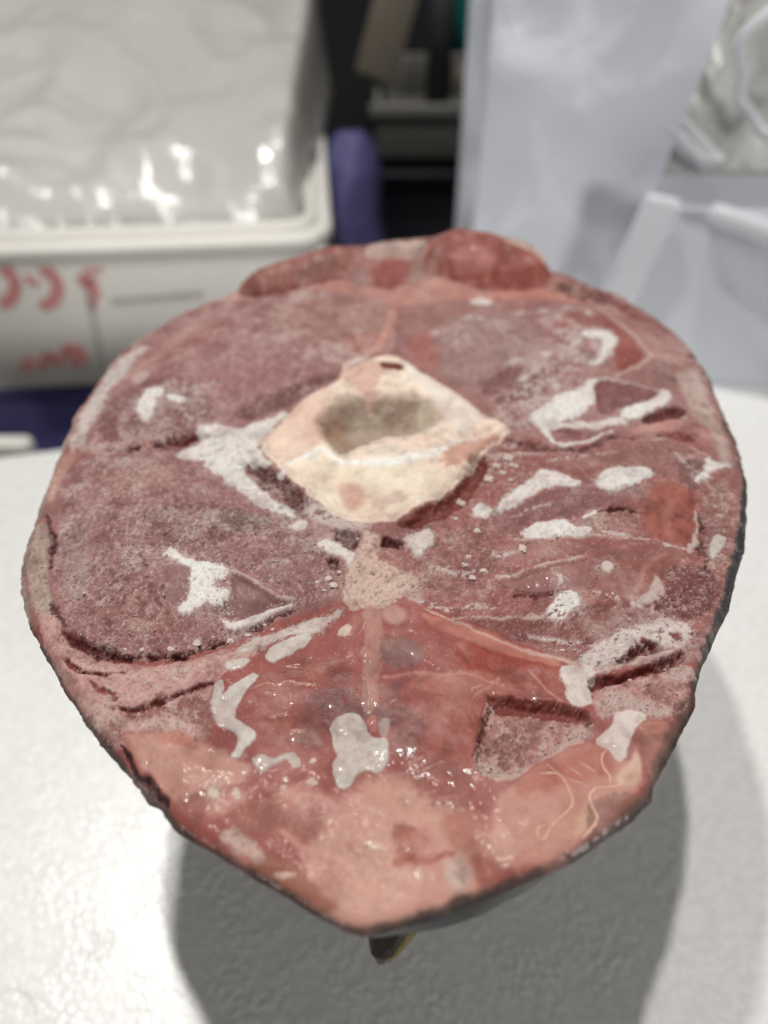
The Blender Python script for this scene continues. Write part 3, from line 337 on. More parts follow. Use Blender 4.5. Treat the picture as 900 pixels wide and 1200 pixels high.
('P',None,[(26.7,-98.9),(35.5,-93.9),(44.5,-89.9),(48.7,-91.1),(47.2,-96.4),(40.7,-100.2),(33.4,-102.1),(27.1,-103.0)],{'c':(174,102,88),'f':1.25,'o':0.8,'w':0.4}),
('P',None,[(20.1,-111.7),(22.7,-106.5),(25.4,-110.0),(25.6,-114.9),(23.1,-115.3)],{'c':(206,160,142),'f':0.78,'o':0.7}),
('P',None,[(39.9,-104.8),(45.3,-103.9),(42.7,-108.3),(37.1,-110.8)],{'c':(206,166,140),'f':0.79,'o':0.7}),
('P',None,[(47.8,-100.2),(52.7,-98.4),(55.1,-93.5),(54.3,-91.5),(51.2,-94.5),(47.5,-97.4)],{'c':(212,176,156),'f':0.63,'o':0.8,'dz':1,'zf':3}),
('P',None,[(41.6,-104.8),(45.8,-101.1),(51.3,-100.2),(53.8,-101.1),(52.2,-103.9),(45.0,-109.1),(40.5,-110.8)],{'c':(142,98,86),'f':0.6,'j':0.7,'o':0.8}),
('P',None,[(55.2,-87.5),(61.5,-85.0),(63.7,-87.5),(59.0,-94.5),(54.8,-98.4),(55.4,-93.5)],{'c':(150,98,88),'f':0.64,'o':0.85,'w':0.8}),
('P',None,[(56.0,-84.3),(60.9,-83.7),(63.3,-85.4),(59.8,-87.9),(56.3,-87.1)],{'c':(188,128,114),'f':0.65,'o':0.8,'w':1,'dz':1,'zf':2.5}),
('P','frost_patch',[(45.2,-88.9),(49.4,-86.6),(51.0,-84.3),(52.7,-82.2),(56.9,-81.9),(59.0,-83.7),(55.8,-86.0),(53.3,-89.5),(51.2,-93.7),(48.8,-94.1),(48.2,-90.5)],{'c':(214,196,188),'f':0.26,'j':0.28,'dz':1.3,'zf':2,'w':0.4}),
('L',None,[(23.3,-97.8),(26.9,-97.4),(34.7,-93.1),(42.7,-89.5)],{'r':[0.36,0.36,0.37,0.37],'c':(214,168,156),'f':0.31,'o':0.8,'dz':1,'zf':2}),
('P',None,[(-38.3,-103.9),(-21.3,-99.3),(-5.3,-101.1),(12.7,-95.5),(25.0,-113.3),(31.2,-116.6),(17.6,-122.0),(-1.6,-126.8),(-19.4,-119.7),(-33.6,-111.7)],{'c':(168,100,90),'f':1.55,'n':0.5,'nb':1,'o':0.7,'rz':0.2}),
('P',None,[(-38.3,-103.9),(-21.3,-99.3),(-5.3,-101.1),(12.7,-95.5),(25.0,-113.3),(31.2,-116.6),(17.6,-122.0),(-1.6,-126.8),(-19.4,-119.7),(-33.6,-111.7)],{'c':(214,174,162),'f':1.55,'n':0.7,'nb':1,'o':0.45}),
('P',None,[(-24.6,-64.7),(-4.3,-52.9),(22.9,-60.9),(37.9,-72.0),(21.4,-78.9),(16.4,-93.5),(0.0,-95.5),(-22.1,-91.5),(-28.6,-83.2)],{'c':(122,66,60),'f':1.35,'n':0.55,'nb':1,'o':0.5}),
('P',None,[(-24.6,-64.7),(-4.3,-52.9),(22.9,-60.9),(37.9,-72.0),(21.4,-78.9),(16.4,-93.5),(0.0,-95.5),(-22.1,-91.5),(-28.6,-83.2)],{'c':(188,130,118),'f':1.35,'n':0.7,'nb':1,'o':0.4}),
('L',None,[(-2.0,-72.0),(6.0,-71.0),(18.0,-71.5),(27.7,-74.3)],{'r':[0.3,0.4,0.4,0.3],'c':(198,142,130),'f':0.46,'j':0.4,'o':0.7}),
('L',None,[(3.6,-98.4),(10.5,-102.1),(16.7,-101.1)],{'r':[0.18,0.26,0.18],'c':(190,126,114),'f':0.41,'j':0.36,'o':0.6}),
('L',None,[(-10.3,-106.5),(-3.5,-104.8),(3.4,-107.4),(12.1,-105.7)],{'r':[0.35,0.52,0.52,0.35],'c':(206,160,146),'f':0.6,'j':0.52,'o':0.6,'dz':0.5,'zf':2.5}),
('P','septum',[(-6.0,-23.6),(-0.9,-27.5),(-1.6,-33.3),(3.8,-37.7),(8.7,-42.5),(8.6,-46.1),(6.6,-47.1),(4.4,-47.9),(1.7,-50.5),(-1.3,-51.3),(-5.4,-52.1),(-9.9,-51.6),(-10.6,-45.9),(-9.1,-37.0),(-7.0,-30.8)],{'c':(206,176,162),'f':0.65,'j':1.35,'dz':0.9,'zf':5,'rz':0.5,'g':0.8,'w':0}),
('P','septum',[(-5.6,-50.5),(-0.9,-50.5),(-0.8,-59.6),(-1.6,-72.2),(-2.3,-82.4),(-4.4,-82.4),(-5.2,-72.2),(-4.8,-59.6)],{'c':(182,136,124),'f':0.59,'j':0.41,'dz':0.5,'zf':2.5,'w':0.6,'o':0.8}),
('L',None,[(-4.6,-73.4),(-3.9,-77.7)],{'r':[0.4,0.39],'c':(150,112,100),'f':0.27,'o':0.8}),
('P',None,[(-3.8,-82.8),(-1.7,-82.8),(-1.7,-87.1),(-3.6,-87.1)],{'c':(184,120,110),'f':0.22,'o':0.9}),
('P',None,[(-1.1,-52.1),(2.2,-50.5),(5.4,-52.1),(4.2,-57.0),(0.4,-56.5)],{'c':(200,160,148),'f':0.74,'o':0.7,'w':0.5}),
('P',None,[(0.0,-58.3),(6.4,-56.5),(6.3,-59.1),(1.0,-60.9)],{'c':(166,112,104),'f':0.49,'o':0.7}),
('P','frost_patch',[(-36.6,-64.7),(-31.9,-60.6),(-27.5,-59.3),(-17.7,-54.8),(-10.4,-51.6),(-12.4,-54.8),(-18.0,-60.1),(-24.3,-61.4),(-28.1,-62.9),(-33.6,-65.4)],{'c':(210,198,188),'f':0.22,'j':0.25,'dz':1.2,'zf':1.5,'g':0.4}),
('P','frost_patch',[(-28.3,-66.9),(-27.0,-63.4),(-22.9,-61.4),(-19.3,-59.9),(-18.0,-62.7),(-22.6,-66.4),(-26.4,-69.1)],{'c':(206,198,189),'f':0.14,'j':0.1,'dz':1.4,'zf':1.2,'w':0.6}),
('P','frost_patch',[(-38.9,-69.8),(-37.8,-67.7),(-34.7,-66.4),(-31.6,-66.7),(-32.7,-69.1),(-36.1,-71.0)],{'c':(206,198,189),'f':0.19,'j':0.12,'dz':1.2,'zf':1.2,'w':0.8}),
('P','frost_patch',[(-30.3,-70.8),(-28.6,-71.7),(-29.1,-73.6),(-31.9,-77.1),(-33.3,-80.6),(-32.7,-83.7),(-30.3,-85.2),(-27.6,-86.8),(-27.9,-88.9),(-30.2,-91.1),(-31.5,-92.5),(-33.4,-92.1),(-31.2,-89.3),(-33.0,-87.3),(-36.5,-86.0),(-39.7,-83.0),(-39.5,-79.3),(-39.3,-73.4),(-38.0,-72.9),(-37.3,-75.9),(-37.8,-78.0),(-35.5,-75.2)],{'c':(206,198,189),'f':0.13,'j':0.1,'dz':1.5,'zf':1.2,'w':0.5}),
('P','frost_patch',[(-28.5,-93.1),(-26.6,-92.1),(-23.9,-93.1),(-21.4,-92.5),(-19.3,-91.9),(-17.5,-93.5),(-17.8,-95.1),(-19.5,-95.3),(-21.7,-93.7),(-23.9,-94.9),(-26.5,-96.1),(-27.9,-95.1)],{'c':(186,170,160),'f':0.13,'dz':1.2,'zf':1,'w':0.6}),
('P','frost_patch',[(-12.2,-58.8),(-9.5,-57.0),(-8.2,-58.3),(-9.2,-61.2),(-12.1,-61.4)],{'c':(200,178,168),'f':0.19,'j':0.13,'dz':1,'zf':1.2,'w':0.3}),
('P','frost_patch',[(-8.1,-81.7),(-5.4,-82.4),(-4.2,-84.1),(-3.9,-87.1),(-3.2,-88.5),(-1.1,-88.5),(0.2,-87.9),(1.1,-90.3),(0.7,-94.9),(-0.5,-97.0),(-1.8,-97.0),(-4.1,-96.4),(-5.9,-98.0),(-6.9,-99.7),(-8.2,-99.9),(-9.4,-99.5),(-10.4,-97.8),(-10.3,-91.5),(-11.8,-87.9),(-11.7,-84.7),(-10.1,-82.4)],{'c':(202,195,184),'f':0.11,'j':0.06,'dz':1.4,'zf':1,'w':0.5}),
('P',None,[(-1.3,-84.1),(1.0,-83.2),(1.3,-86.6),(0.2,-88.3),(-1.3,-87.9)],{'c':(168,152,144),'f':0.26,'j':0.38,'o':0.85}),
('P','frost_patch',[(-31.5,-100.6),(-30.5,-100.0),(-29.3,-101.1),(-29.0,-102.8),(-30.0,-103.3),(-31.2,-102.4)],{'c':(196,172,160),'f':0.1,'dz':1,'zf':0.9,'w':0.6}),
('P','frost_patch',[(-36.7,-101.1),(-35.8,-99.9),(-33.9,-101.1),(-33.6,-103.0),(-35.7,-103.0)],{'c':(206,180,166),'f':0.24,'j':0.18,'dz':0.8,'zf':1.2}),
('P','frost_patch',[(-22.0,-99.3),(-21.2,-98.7),(-20.4,-99.5),(-20.7,-100.4),(-21.8,-100.4)],{'c':(196,160,146),'f':0.1,'dz':0.9,'zf':0.8,'w':0.6}),
('P','frost_patch',[(-21.8,-97.8),(-21.0,-96.6),(-20.2,-97.6),(-20.7,-98.2)],{'c':(214,184,172),'f':0.08,'dz':0.8,'zf':0.8,'w':0.6}),
('P','frost_patch',[(-16.0,-94.1),(-15.2,-93.1),(-14.4,-94.1),(-15.2,-94.7)],{'c':(214,184,172),'f':0.08,'dz':0.8,'zf':0.8,'w':0.6}),
('P','frost_patch',[(-16.6,-98.2),(-15.2,-97.6),(-13.7,-98.4),(-14.6,-99.1),(-16.4,-99.1)],{'c':(208,184,172),'f':0.12,'dz':0.9,'zf':0.9,'w':0.8}),
('P',None,[(3.1,-20.2),(12.3,-13.9),(21.0,-5.0),(25.6,5.2),(33.1,10.1),(32.2,3.1),(26.5,-8.4),(23.4,-13.9),(12.0,-21.5),(6.0,-23.2)],{'c':(118,56,50),'f':0.52,'j':0.55,'dz':-2.6,'zf':4,'w':0.3,'g':0.1}),
('P',None,[(-0.7,-26.2),(5.2,-26.9),(5.6,-30.9),(-0.9,-30.1)],{'c':(96,38,36),'f':0.27,'j':0.24,'dz':-2.5,'zf':2}),
('P',None,[(-43.7,6.0),(-38.0,6.4),(-30.2,-1.2),(-25.0,-8.4),(-20.1,-14.6),(-24.2,-18.8),(-29.7,-12.0),(-38.2,-2.7)],{'c':(112,72,68),'f':0.73,'j':0.76,'dz':-2,'zf':4,'g':0.9}),
('P',None,[(-42.4,5.6),(-38.0,6.0),(-31.4,0.0),(-32.6,-2.7),(-38.7,1.2)],{'c':(84,40,38),'f':0.45,'j':0.39}),
('P',None,[(-14.8,-23.6),(-7.1,-24.9),(-7.0,-30.8),(-11.6,-30.8)],{'c':(96,50,48),'f':0.41,'j':0.71,'dz':-2,'zf':2}),
('P','frost_patch',[(-23.6,-10.2),(-19.2,-13.9),(-12.1,-19.5),(-6.0,-21.5),(-2.4,-21.9),(-7.1,-24.6),(-13.1,-24.2),(-19.2,-21.5),(-23.8,-17.4)],{'c':(200,186,178),'f':0.34,'j':0.61,'dz':0.6,'zf':2,'g':0.8,'n':0.2}),
('P','frost_patch',[(-64.7,8.7),(-62.4,12.2),(-57.6,15.2),(-60.1,23.3),(-58.2,25.1),(-51.8,26.7),(-46.1,23.5),(-41.1,28.0),(-32.0,32.3),(-35.5,25.3),(-38.9,18.6),(-38.1,11.3),(-32.7,3.2),(-36.5,4.8),(-41.9,6.4),(-43.4,3.2),(-37.2,-4.6),(-29.6,-13.5),(-24.2,-18.8),(-27.0,-19.5),(-33.8,-15.3),(-41.2,-9.5),(-47.3,-1.6),(-52.4,3.1),(-56.1,6.6)],{'c':(234,229,223),'f':0.3,'j':0.79,'dz':1.4,'zf':2,'g':0.7}),
('P','vertebra',[(-39.5,17.3),(-32.3,29.5),(-25.9,38.1),(-19.7,45.5),(-15.7,49.7),(-11.5,56.0),(-3.1,63.2),(1.5,66.0),(6.5,63.7),(13.9,55.5),(24.8,43.5),(32.3,29.5),(41.8,22.2),(36.5,14.3),(32.8,11.8),(24.5,0.4),(21.1,-3.9),(12.4,-12.0),(4.1,-19.1),(-2.4,-21.5),(-9.4,-21.5),(-15.8,-17.4),(-22.2,-10.2),(-26.7,-3.9),(-31.0,2.0),(-37.7,10.9)],{'c':(232,210,192),'f':0.5,'j':0.35,'dz':1.8,'zf':3,'rz':0.12,'g':0,'w':0.15}),
('P',None,[(-39.0,16.9),(-32.2,28.5),(-19.6,44.0),(-15.9,41.0),(-20.7,24.4),(-18.7,13.4),(-29.8,2.8)],{'c':(226,194,176),'f':0.96,'o':0.9,'j':0.56}),
('P',None,[(-14.9,50.2),(-3.1,62.1),(0.0,51.2),(-2.9,40.0),(-10.1,41.0)],{'c':(214,172,156),'f':1.37,'o':0.8,'j':0.89}),
('P',None,[(6.1,62.1),(24.7,42.0),(33.3,25.8),(24.4,17.7),(19.7,31.3),(11.7,43.5)],{'c':(236,224,212),'f':1.32,'o':0.9,'j':0.86}),
('P',None,[(-30.1,0.4),(-19.8,9.3),(-10.1,1.2),(1.3,1.6),(14.3,3.6),(20.5,-0.8),(12.4,-10.2),(4.1,-17.4),(-7.2,-20.2),(-15.9,-16.0),(-23.9,-7.3)],{'c':(236,218,196),'f':0.73,'o':0.95,'j':0.51,'dz':-2.0,'zf':7}),
('P',None,[(-14.0,-2.7),(-6.3,-4.6),(-6.1,-17.4),(-12.3,-13.9)],{'c':(212,164,148),'f':1.15,'o':0.7}),
('P',None,[(-5.0,-10.2),(7.5,-8.4),(4.9,-14.6),(-3.7,-15.6)],{'c':(200,164,158),'f':1.14,'o':0.6,'j':0.75}),
('L',None,[(-30.8,0.0),(-19.9,10.9),(-14.4,5.2),(-10.1,2.8),(1.3,3.2),(10.5,6.0),(18.5,9.3),(25.4,12.6),(33.7,16.0)],{'r':[0.52,0.67,0.92,1.17,1.57,1.58,1.33,1.07,0.54],'c':(244,238,230),'f':0.36,'j':0.92,'dz':1.3,'zf':4,'rz':0.25,'g':0.15}),
('P',None,[(18.5,9.3),(33.8,16.9),(38.0,17.7),(32.0,11.8),(22.0,2.0),(16.8,1.2)],{'c':(206,156,138),'f':0.92,'o':0.85,'j':0.8}),
('P','marrow_cavity',[(-22.4,24.4),(-17.9,34.2),(-11.3,39.5),(-5.2,38.1),(2.3,40.0),(12.7,39.5),(18.7,32.3),(18.5,24.0),(13.6,19.9),(7.6,17.3),(1.3,15.6),(-2.9,13.4),(-8.8,10.9),(-12.3,6.8),(-17.9,13.0)],{'c':(168,149,132),'f':2.24,'j':0.14,'dz':-10,'zf':15,'w':0.3,'g':0}),
('P',None,[(12.9,38.1),(18.7,32.3),(18.5,24.0),(12.4,22.2),(11.2,29.0)],{'c':(196,184,162),'f':0.97,'o':0.85}),
('P',None,[(-20.9,26.7),(-14.3,35.1),(-11.1,26.7),(-14.6,11.3),(-18.9,16.9)],{'c':(176,144,120),'f':1.27,'o':0.7,'j':0.55}),
('L',None,[(-12.3,6.4),(-8.8,10.9),(-2.9,13.9),(1.3,16.0),(7.6,18.2),(16.5,22.2)],{'r':[0.53,0.67,0.81,0.68,0.55,0.41],'c':(232,220,206),'f':0.31,'j':1.08,'dz':1,'zf':1.5}),
('L',None,[(-5.1,34.2),(-5.7,38.1),(-8.2,45.0)],{'r':[0.57,1.44,1.77],'c':(222,180,163),'f':1.0,'j':0.87,'dz':0.8,'zf':4,'o':0.8}),
('P',None,[(-2.1,56.0),(-0.6,58.2),(3.6,57.7),(7.2,55.5),(6.0,52.8),(0.0,52.8)],{'c':(140,74,62),'f':0.28,'j':0.24,'dz':-2,'zf':1.2}),
('L',None,[(-11.5,55.5),(-7.7,62.0),(-1.6,70.3),(1.6,82.3),(4.0,97.3)],{'r':[0.61,0.77,1.26,1.62,1.35],'c':(200,146,132),'f':0.91,'j':0.63,'dz':0.8,'zf':2.5,'o':0.9}),
('L',None,[(-13.5,52.8),(-12.2,59.1),(-6.1,63.1)],{'r':[1.2,1.22,0.93],'c':(212,180,168),'f':0.53,'j':0.61}),
('L','frost_patch',[(-10.7,59.7),(-7.7,62.0)],{'r':[1.07,0.77],'c':(214,200,188),'f':0.28,'dz':1,'zf':1.2}),
('P','frost_patch',[(-27.3,-24.3),(-25.2,-20.9),(-21.9,-20.9),(-21.9,-23.9),(-24.4,-25.4)],{'c':(216,202,192),'f':0.17,'j':0.19,'dz':1.6,'zf':1.2}),
('P','frost_patch',[(-18.9,-30.2),(-15.7,-28.2),(-11.7,-29.8),(-7.1,-33.3),(-7.5,-36.7),(-9.5,-37.7),(-12.2,-33.9),(-15.4,-33.3)],{'c':(216,206,196),'f':0.19,'j':0.28,'dz':1.5,'zf':1.4}),
('P',None,[(-16.1,-34.0),(-12.4,-34.6),(-12.0,-38.3),(-14.5,-38.4)],{'c':(96,48,46),'f':0.32,'j':0.34,'dz':-1.6,'zf':1.5}),
('P','frost_patch',[(5.2,-26.2),(9.0,-24.2),(13.1,-22.6),(14.1,-27.1),(11.7,-29.8),(8.9,-34.0),(7.0,-29.9)],{'c':(218,208,198),'f':0.14,'j':0.19,'dz':1.8,'zf':1,'g':0.2}),
('P',None,[(-19.2,-37.7),(-11.4,-37.0),(-11.5,-45.9),(-17.4,-48.8),(-20.9,-46.5)],{'c':(160,122,114),'f':0.77,'j':1.12,'g':1,'n':0.5,'o':0.8}),
('P','frost_patch',[(34.8,105.4),(37.7,108.4),(42.8,107.6),(44.3,104.7),(40.5,101.2),(35.9,101.9)],{'c':(222,212,204),'f':0.39,'j':0.41,'dz':1.5,'zf':1.5}),
('P','frost_patch',[(30.1,84.8),(31.5,87.8),(33.6,87.7),(33.0,84.8),(31.7,83.7)],{'c':(200,184,178),'f':0.49,'j':0.39,'dz':0.7,'zf':1.5,'o':0.85}),
('P','frost_patch',[(49.7,88.7),(51.6,92.3),(54.2,92.3),(53.3,88.7),(51.5,87.4)],{'c':(200,184,178),'f':0.5,'j':0.4,'dz':0.7,'zf':1.5,'o':0.85}),
('P','frost_patch',[(59.3,89.4),(61.3,92.9),(63.8,92.9),(62.8,89.3),(61.1,88.0)],{'c':(200,184,178),'f':0.5,'j':0.4,'dz':0.7,'zf':1.5,'o':0.85}),
('P','frost_patch',[(68.4,94.3),(70.7,98.4),(73.8,98.4),(72.5,94.2),(70.4,92.7)],{'c':(200,184,178),'f':0.5,'j':0.4,'dz':0.7,'zf':1.5,'o':0.85}),
('P','frost_patch',[(64.0,82.3),(65.3,84.7),(67.0,84.6),(66.3,82.3),(65.1,81.4)],{'c':(200,184,178),'f':0.49,'j':0.39,'dz':0.7,'zf':1.5,'o':0.85}),
('P','frost_patch',[(62.3,72.8),(63.6,75.1),(65.3,75.1),(64.6,72.8),(63.4,72.0)],{'c':(200,184,178),'f':0.48,'j':0.38,'dz':0.7,'zf':1.5,'o':0.85}),
('P','frost_patch',[(17.1,76.7),(18.1,78.9),(19.8,78.7),(19.4,76.4),(18.4,75.7)],{'c':(200,184,178),'f':0.48,'j':0.39,'dz':0.7,'zf':1.5,'o':0.85}),
('P','frost_patch',[(24.5,67.9),(25.4,69.2),(27.0,68.9),(26.7,67.4),(25.6,67.1)],{'c':(200,184,178),'f':0.47,'j':0.38,'dz':0.7,'zf':1.5,'o':0.85}),
('P','frost_patch',[(45.0,44.0),(46.6,46.1),(49.2,45.8),(48.5,43.5),(46.8,42.8)],{'c':(200,184,178),'f':0.45,'j':0.36,'dz':0.7,'zf':1.5,'o':0.85}),
('P','frost_patch',[(53.7,57.4),(56.0,61.4),(59.1,61.4),(58.0,57.4),(55.9,56.0)],{'c':(200,184,178),'f':0.46,'j':0.37,'dz':0.7,'zf':1.5,'o':0.85}),
('P','frost_patch',[(42.5,53.4),(44.2,55.8),(46.8,55.6),(46.1,52.7),(44.4,52.0)],{'c':(200,184,178),'f':0.46,'j':0.37,'dz':0.7,'zf':1.5,'o':0.85}),
('P','frost_patch',[(34.6,84.5),(35.5,86.2),(36.7,86.2),(36.4,84.4),(35.5,83.8)],{'c':(200,184,178),'f':0.49,'j':0.39,'dz':0.7,'zf':1.5,'o':0.85}),
('P','frost_patch',[(67.0,64.5),(69.3,68.3),(72.1,68.6),(70.9,64.8),(68.9,63.2)],{'c':(200,184,178),'f':0.47,'j':0.38,'dz':0.7,'zf':1.5,'o':0.85}),
('P','frost_patch',[(55.6,38.3),(56.8,39.8),(58.6,39.6),(58.1,38.0),(56.9,37.5)],{'c':(200,184,178),'f':0.44,'j':0.35,'dz':0.7,'zf':1.5,'o':0.85}),
('P','frost_patch',[(77.5,89.9),(78.9,92.3),(80.6,92.5),(79.9,90.1),(78.6,89.1)],{'c':(200,184,178),'f':0.5,'j':0.4,'dz':0.7,'zf':1.5,'o':0.85}),
('L',None,[(-28.9,-75.7),(-27.3,-74.6),(-24.8,-75.0)],{'r':[0.26,0.26,0.26],'c':(206,160,148),'f':0.27,'j':0.24,'dz':0.45,'zf':1.4,'w':1,'o':0.55}),  # short strokes from here: wet ridges with paler glints painted in
('L',None,[(-24.5,-74.6),(-22.2,-73.6),(-19.4,-74.1),(-17.0,-74.8)],{'r':[0.26,0.26,0.26,0.26],'c':(206,160,148),'f':0.27,'j':0.24,'dz':0.45,'zf':1.4,'w':1,'o':0.55}),
('L',None,[(-22.1,-77.1),(-21.7,-79.3)],{'r':[0.26,0.25],'c':(206,160,148),'f':0.27,'j':0.23,'dz':0.45,'zf':1.4,'w':1,'o':0.55}),
('L',None,[(-26.9,-77.5),(-25.0,-77.1)],{'r':[0.26,0.26],'c':(206,160,148),'f':0.27,'j':0.24,'dz':0.45,'zf':1.4,'w':1,'o':0.55}),
('L',None,[(-16.7,-73.6),(-16.1,-75.5)],{'r':[0.26,0.26],'c':(206,160,148),'f':0.27,'j':0.24,'dz':0.45,'zf':1.4,'w':1,'o':0.55}),
('L',None,[(-25.2,-82.8),(-21.8,-82.4)],{'r':[0.25,0.25],'c':(206,160,148),'f':0.27,'j':0.23,'dz':0.45,'zf':1.4,'w':1,'o':0.55}),
('L',None,[(-19.7,-87.1),(-17.3,-86.6)],{'r':[0.25,0.25],'c':(206,160,148),'f':0.26,'j':0.23,'dz':0.45,'zf':1.4,'w':1,'o':0.55}),
('L',None,[(-22.5,-101.5),(-19.8,-100.4),(-17.5,-98.5)],{'r':[0.23,0.23,0.23],'c':(206,160,148),'f':0.25,'j':0.21,'dz':0.45,'zf':1.4,'w':1,'o':0.55}),
('L',None,[(-22.6,-69.6),(-19.8,-69.1)],{'r':[0.26,0.26],'c':(206,160,148),'f':0.28,'j':0.24,'dz':0.45,'zf':1.4,'w':1,'o':0.55}),
('L',None,[(-36.9,-73.4),(-35.5,-74.8),(-36.1,-76.2)],{'r':[0.26,0.26,0.26],'c':(206,160,148),'f':0.27,'j':0.24,'dz':0.45,'zf':1.4,'w':1,'o':0.55}),
('L',None,[(-33.8,-68.4),(-31.4,-66.2),(-30.1,-63.7)],{'r':[0.26,0.27,0.27],'c':(206,160,148),'f':0.28,'j':0.25,'dz':0.45,'zf':1.4,'w':1,'o':0.55}),
('L',None,[(5.8,-94.1),(8.4,-93.3)],{'r':[0.24,0.24],'c':(206,160,148),'f':0.25,'j':0.22,'dz':0.45,'zf':1.4,'w':1,'o':0.55}),
('L',None,[(9.2,-100.8),(11.0,-100.4)],{'r':[0.23,0.23],'c':(206,160,148),'f':0.25,'j':0.21,'dz':0.45,'zf':1.4,'w':1,'o':0.55}),
('L',None,[(7.6,-96.6),(12.7,-95.1)],{'r':[0.24,0.24],'c':(206,160,148),'f':0.25,'j':0.22,'dz':0.45,'zf':1.4,'w':1,'o':0.55}),
('L',None,[(20.7,-77.1),(22.8,-75.7)],{'r':[0.26,0.26],'c':(206,160,148),'f':0.27,'j':0.24,'dz':0.45,'zf':1.4,'w':1,'o':0.55}),
('L',None,[(25.4,-73.4),(27.1,-72.5)],{'r':[0.26,0.26],'c':(206,160,148),'f':0.28,'j':0.24,'dz':0.45,'zf':1.4,'w':1,'o':0.55}),
('L',None,[(-5.3,-65.7),(-4.5,-63.7)],{'r':[0.27,0.27],'c':(206,160,148),'f':0.28,'j':0.25,'dz':0.45,'zf':1.4,'w':1,'o':0.55}),
('L',None,[(1.0,-78.9),(2.1,-78.0)],{'r':[0.25,0.25],'c':(206,160,148),'f':0.27,'j':0.23,'dz':0.45,'zf':1.4,'w':1,'o':0.55}),
('L',None,[(-6.3,-60.1),(-5.1,-57.0)],{'r':[0.27,0.28],'c':(206,160,148),'f':0.29,'j':0.25,'dz':0.45,'zf':1.4,'w':1,'o':0.55}),
('L',None,[(58.6,-85.4),(60.6,-85.0)],{'r':[0.25,0.25],'c':(206,160,148),'f':0.26,'j':0.23,'dz':0.45,'zf':1.4,'w':1,'o':0.55}),
('L','skin_edge',[(110.8,5.6),(109.8,-1.9),(104.3,-18.0),(98.9,-31.0),(93.2,-41.2),(88.8,-50.1),(82.9,-58.3),(76.4,-68.2),(72.3,-75.3)],{'r':[1.3,2.04,2.66,3.24,2.9,2.6,2.1,1.62,0.98],'c':(78,76,74),'f':0.57,'j':0.67,'rz':0.4,'w':0.4,'o':0.95,'g':0.1,'e':1}),
('L',None,[(106.0,-7.2),(98.5,-28.1),(90.2,-43.6),(84.0,-54.8)],{'r':[0.5,0.7,0.66,0.64],'c':(46,52,58),'f':0.79,'o':0.8,'w':0.5,'e':1}),
('L','skin_edge',[(104.2,97.6),(110.8,83.6),(113.7,68.7),(115.3,53.3),(113.5,35.1),(113.4,20.0),(110.9,4.4)],{'r':[1.33,1.93,2.48,2.38,2.55,2.72,2.33],'c':(104,88,79),'f':1.02,'j':1.47,'rz':0.5,'o':0.9,'g':0.5,'e':1}),
('L','skin_edge',[(72.3,-75.3),(71.5,-79.3),(69.4,-82.0),(64.2,-89.0),(59.4,-95.2),(55.6,-101.6),(50.6,-106.2),(43.4,-110.5),(37.1,-114.3),(29.8,-117.2)],{'r':[1.18,2.71,3.25,2.97,2.53,2.11,1.72,1.35,1.16,1.14],'c':(104,78,69),'f':0.82,'j':0.54,'o':0.85,'w':0.6,'e':1}),
('L',None,[(70.6,-80.5),(65.1,-88.4),(59.8,-95.0),(56.0,-101.3),(50.6,-106.2),(43.4,-110.5),(37.1,-114.3)],{'r':[0.96,1.3,1.27,1.23,1.03,1.01,0.99],'c':(62,54,50),'f':0.61,'o':0.85,'w':0.6,'e':1}),
('L','skin_edge',[(29.8,-117.2),(24.6,-119.1),(17.8,-121.5),(8.0,-124.8),(-1.3,-127.1),(-4.7,-127.4),(-7.6,-126.5),(-12.2,-124.2),(-21.5,-119.1),(-31.5,-113.5),(-41.8,-108.1)],{'r':[1.14,1.3,1.44,1.42,1.25,1.09,0.94,1.11,1.13,1.0,0.85],'c':(70,58,52),'f':0.55,'j':0.32,'o':0.9,'w':0.5,'e':1}),
('L',None,[(24.6,-119.5),(17.8,-121.8),(8.0,-125.1),(0.0,-127.0)],{'r':[0.65,0.96,0.94,0.62],'c':(40,38,36),'f':0.46,'o':0.8,'e':1}),
('L','skin_edge',[(-41.8,-108.1),(-46.1,-103.5),(-51.4,-99.4),(-59.3,-91.8),(-67.3,-83.7),(-74.5,-75.0),(-81.2,-66.4),(-90.2,-54.3)],{'r':[0.85,1.05,1.24,1.1,0.76,0.59,0.61,0.64],'c':(86,74,68),'f':0.35,'j':0.28,'o':0.9,'e':1}),
('L','skin_edge',[(-90.2,-54.3),(-93.6,-48.2),(-96.8,-40.6),(-98.2,-36.1),(-99.4,-28.1),(-100.5,-16.3),(-100.8,-4.2)],{'r':[0.85,1.09,1.34,1.36,1.64,1.94,1.77],'c':(164,150,138),'f':0.53,'j':0.57,'o':0.9,'g':0.7,'e':1}),
('L',None,[(-95.1,11.8),(-97.5,5.2),(-98.3,-4.2),(-97.0,-11.6)],{'r':[1.06,1.82,1.77,0.99],'c':(186,138,126),'f':0.74,'j':0.38,'o':0.9,'dz':0.8,'zf':3,'e':1}),
('L','skin_edge',[(-100.8,-4.2),(-101.8,11.8),(-102.4,19.1),(-102.7,27.6)],{'r':[1.26,1.86,1.9,1.67],'c':(168,152,138),'f':0.61,'j':0.4,'o':0.9,'e':1})]
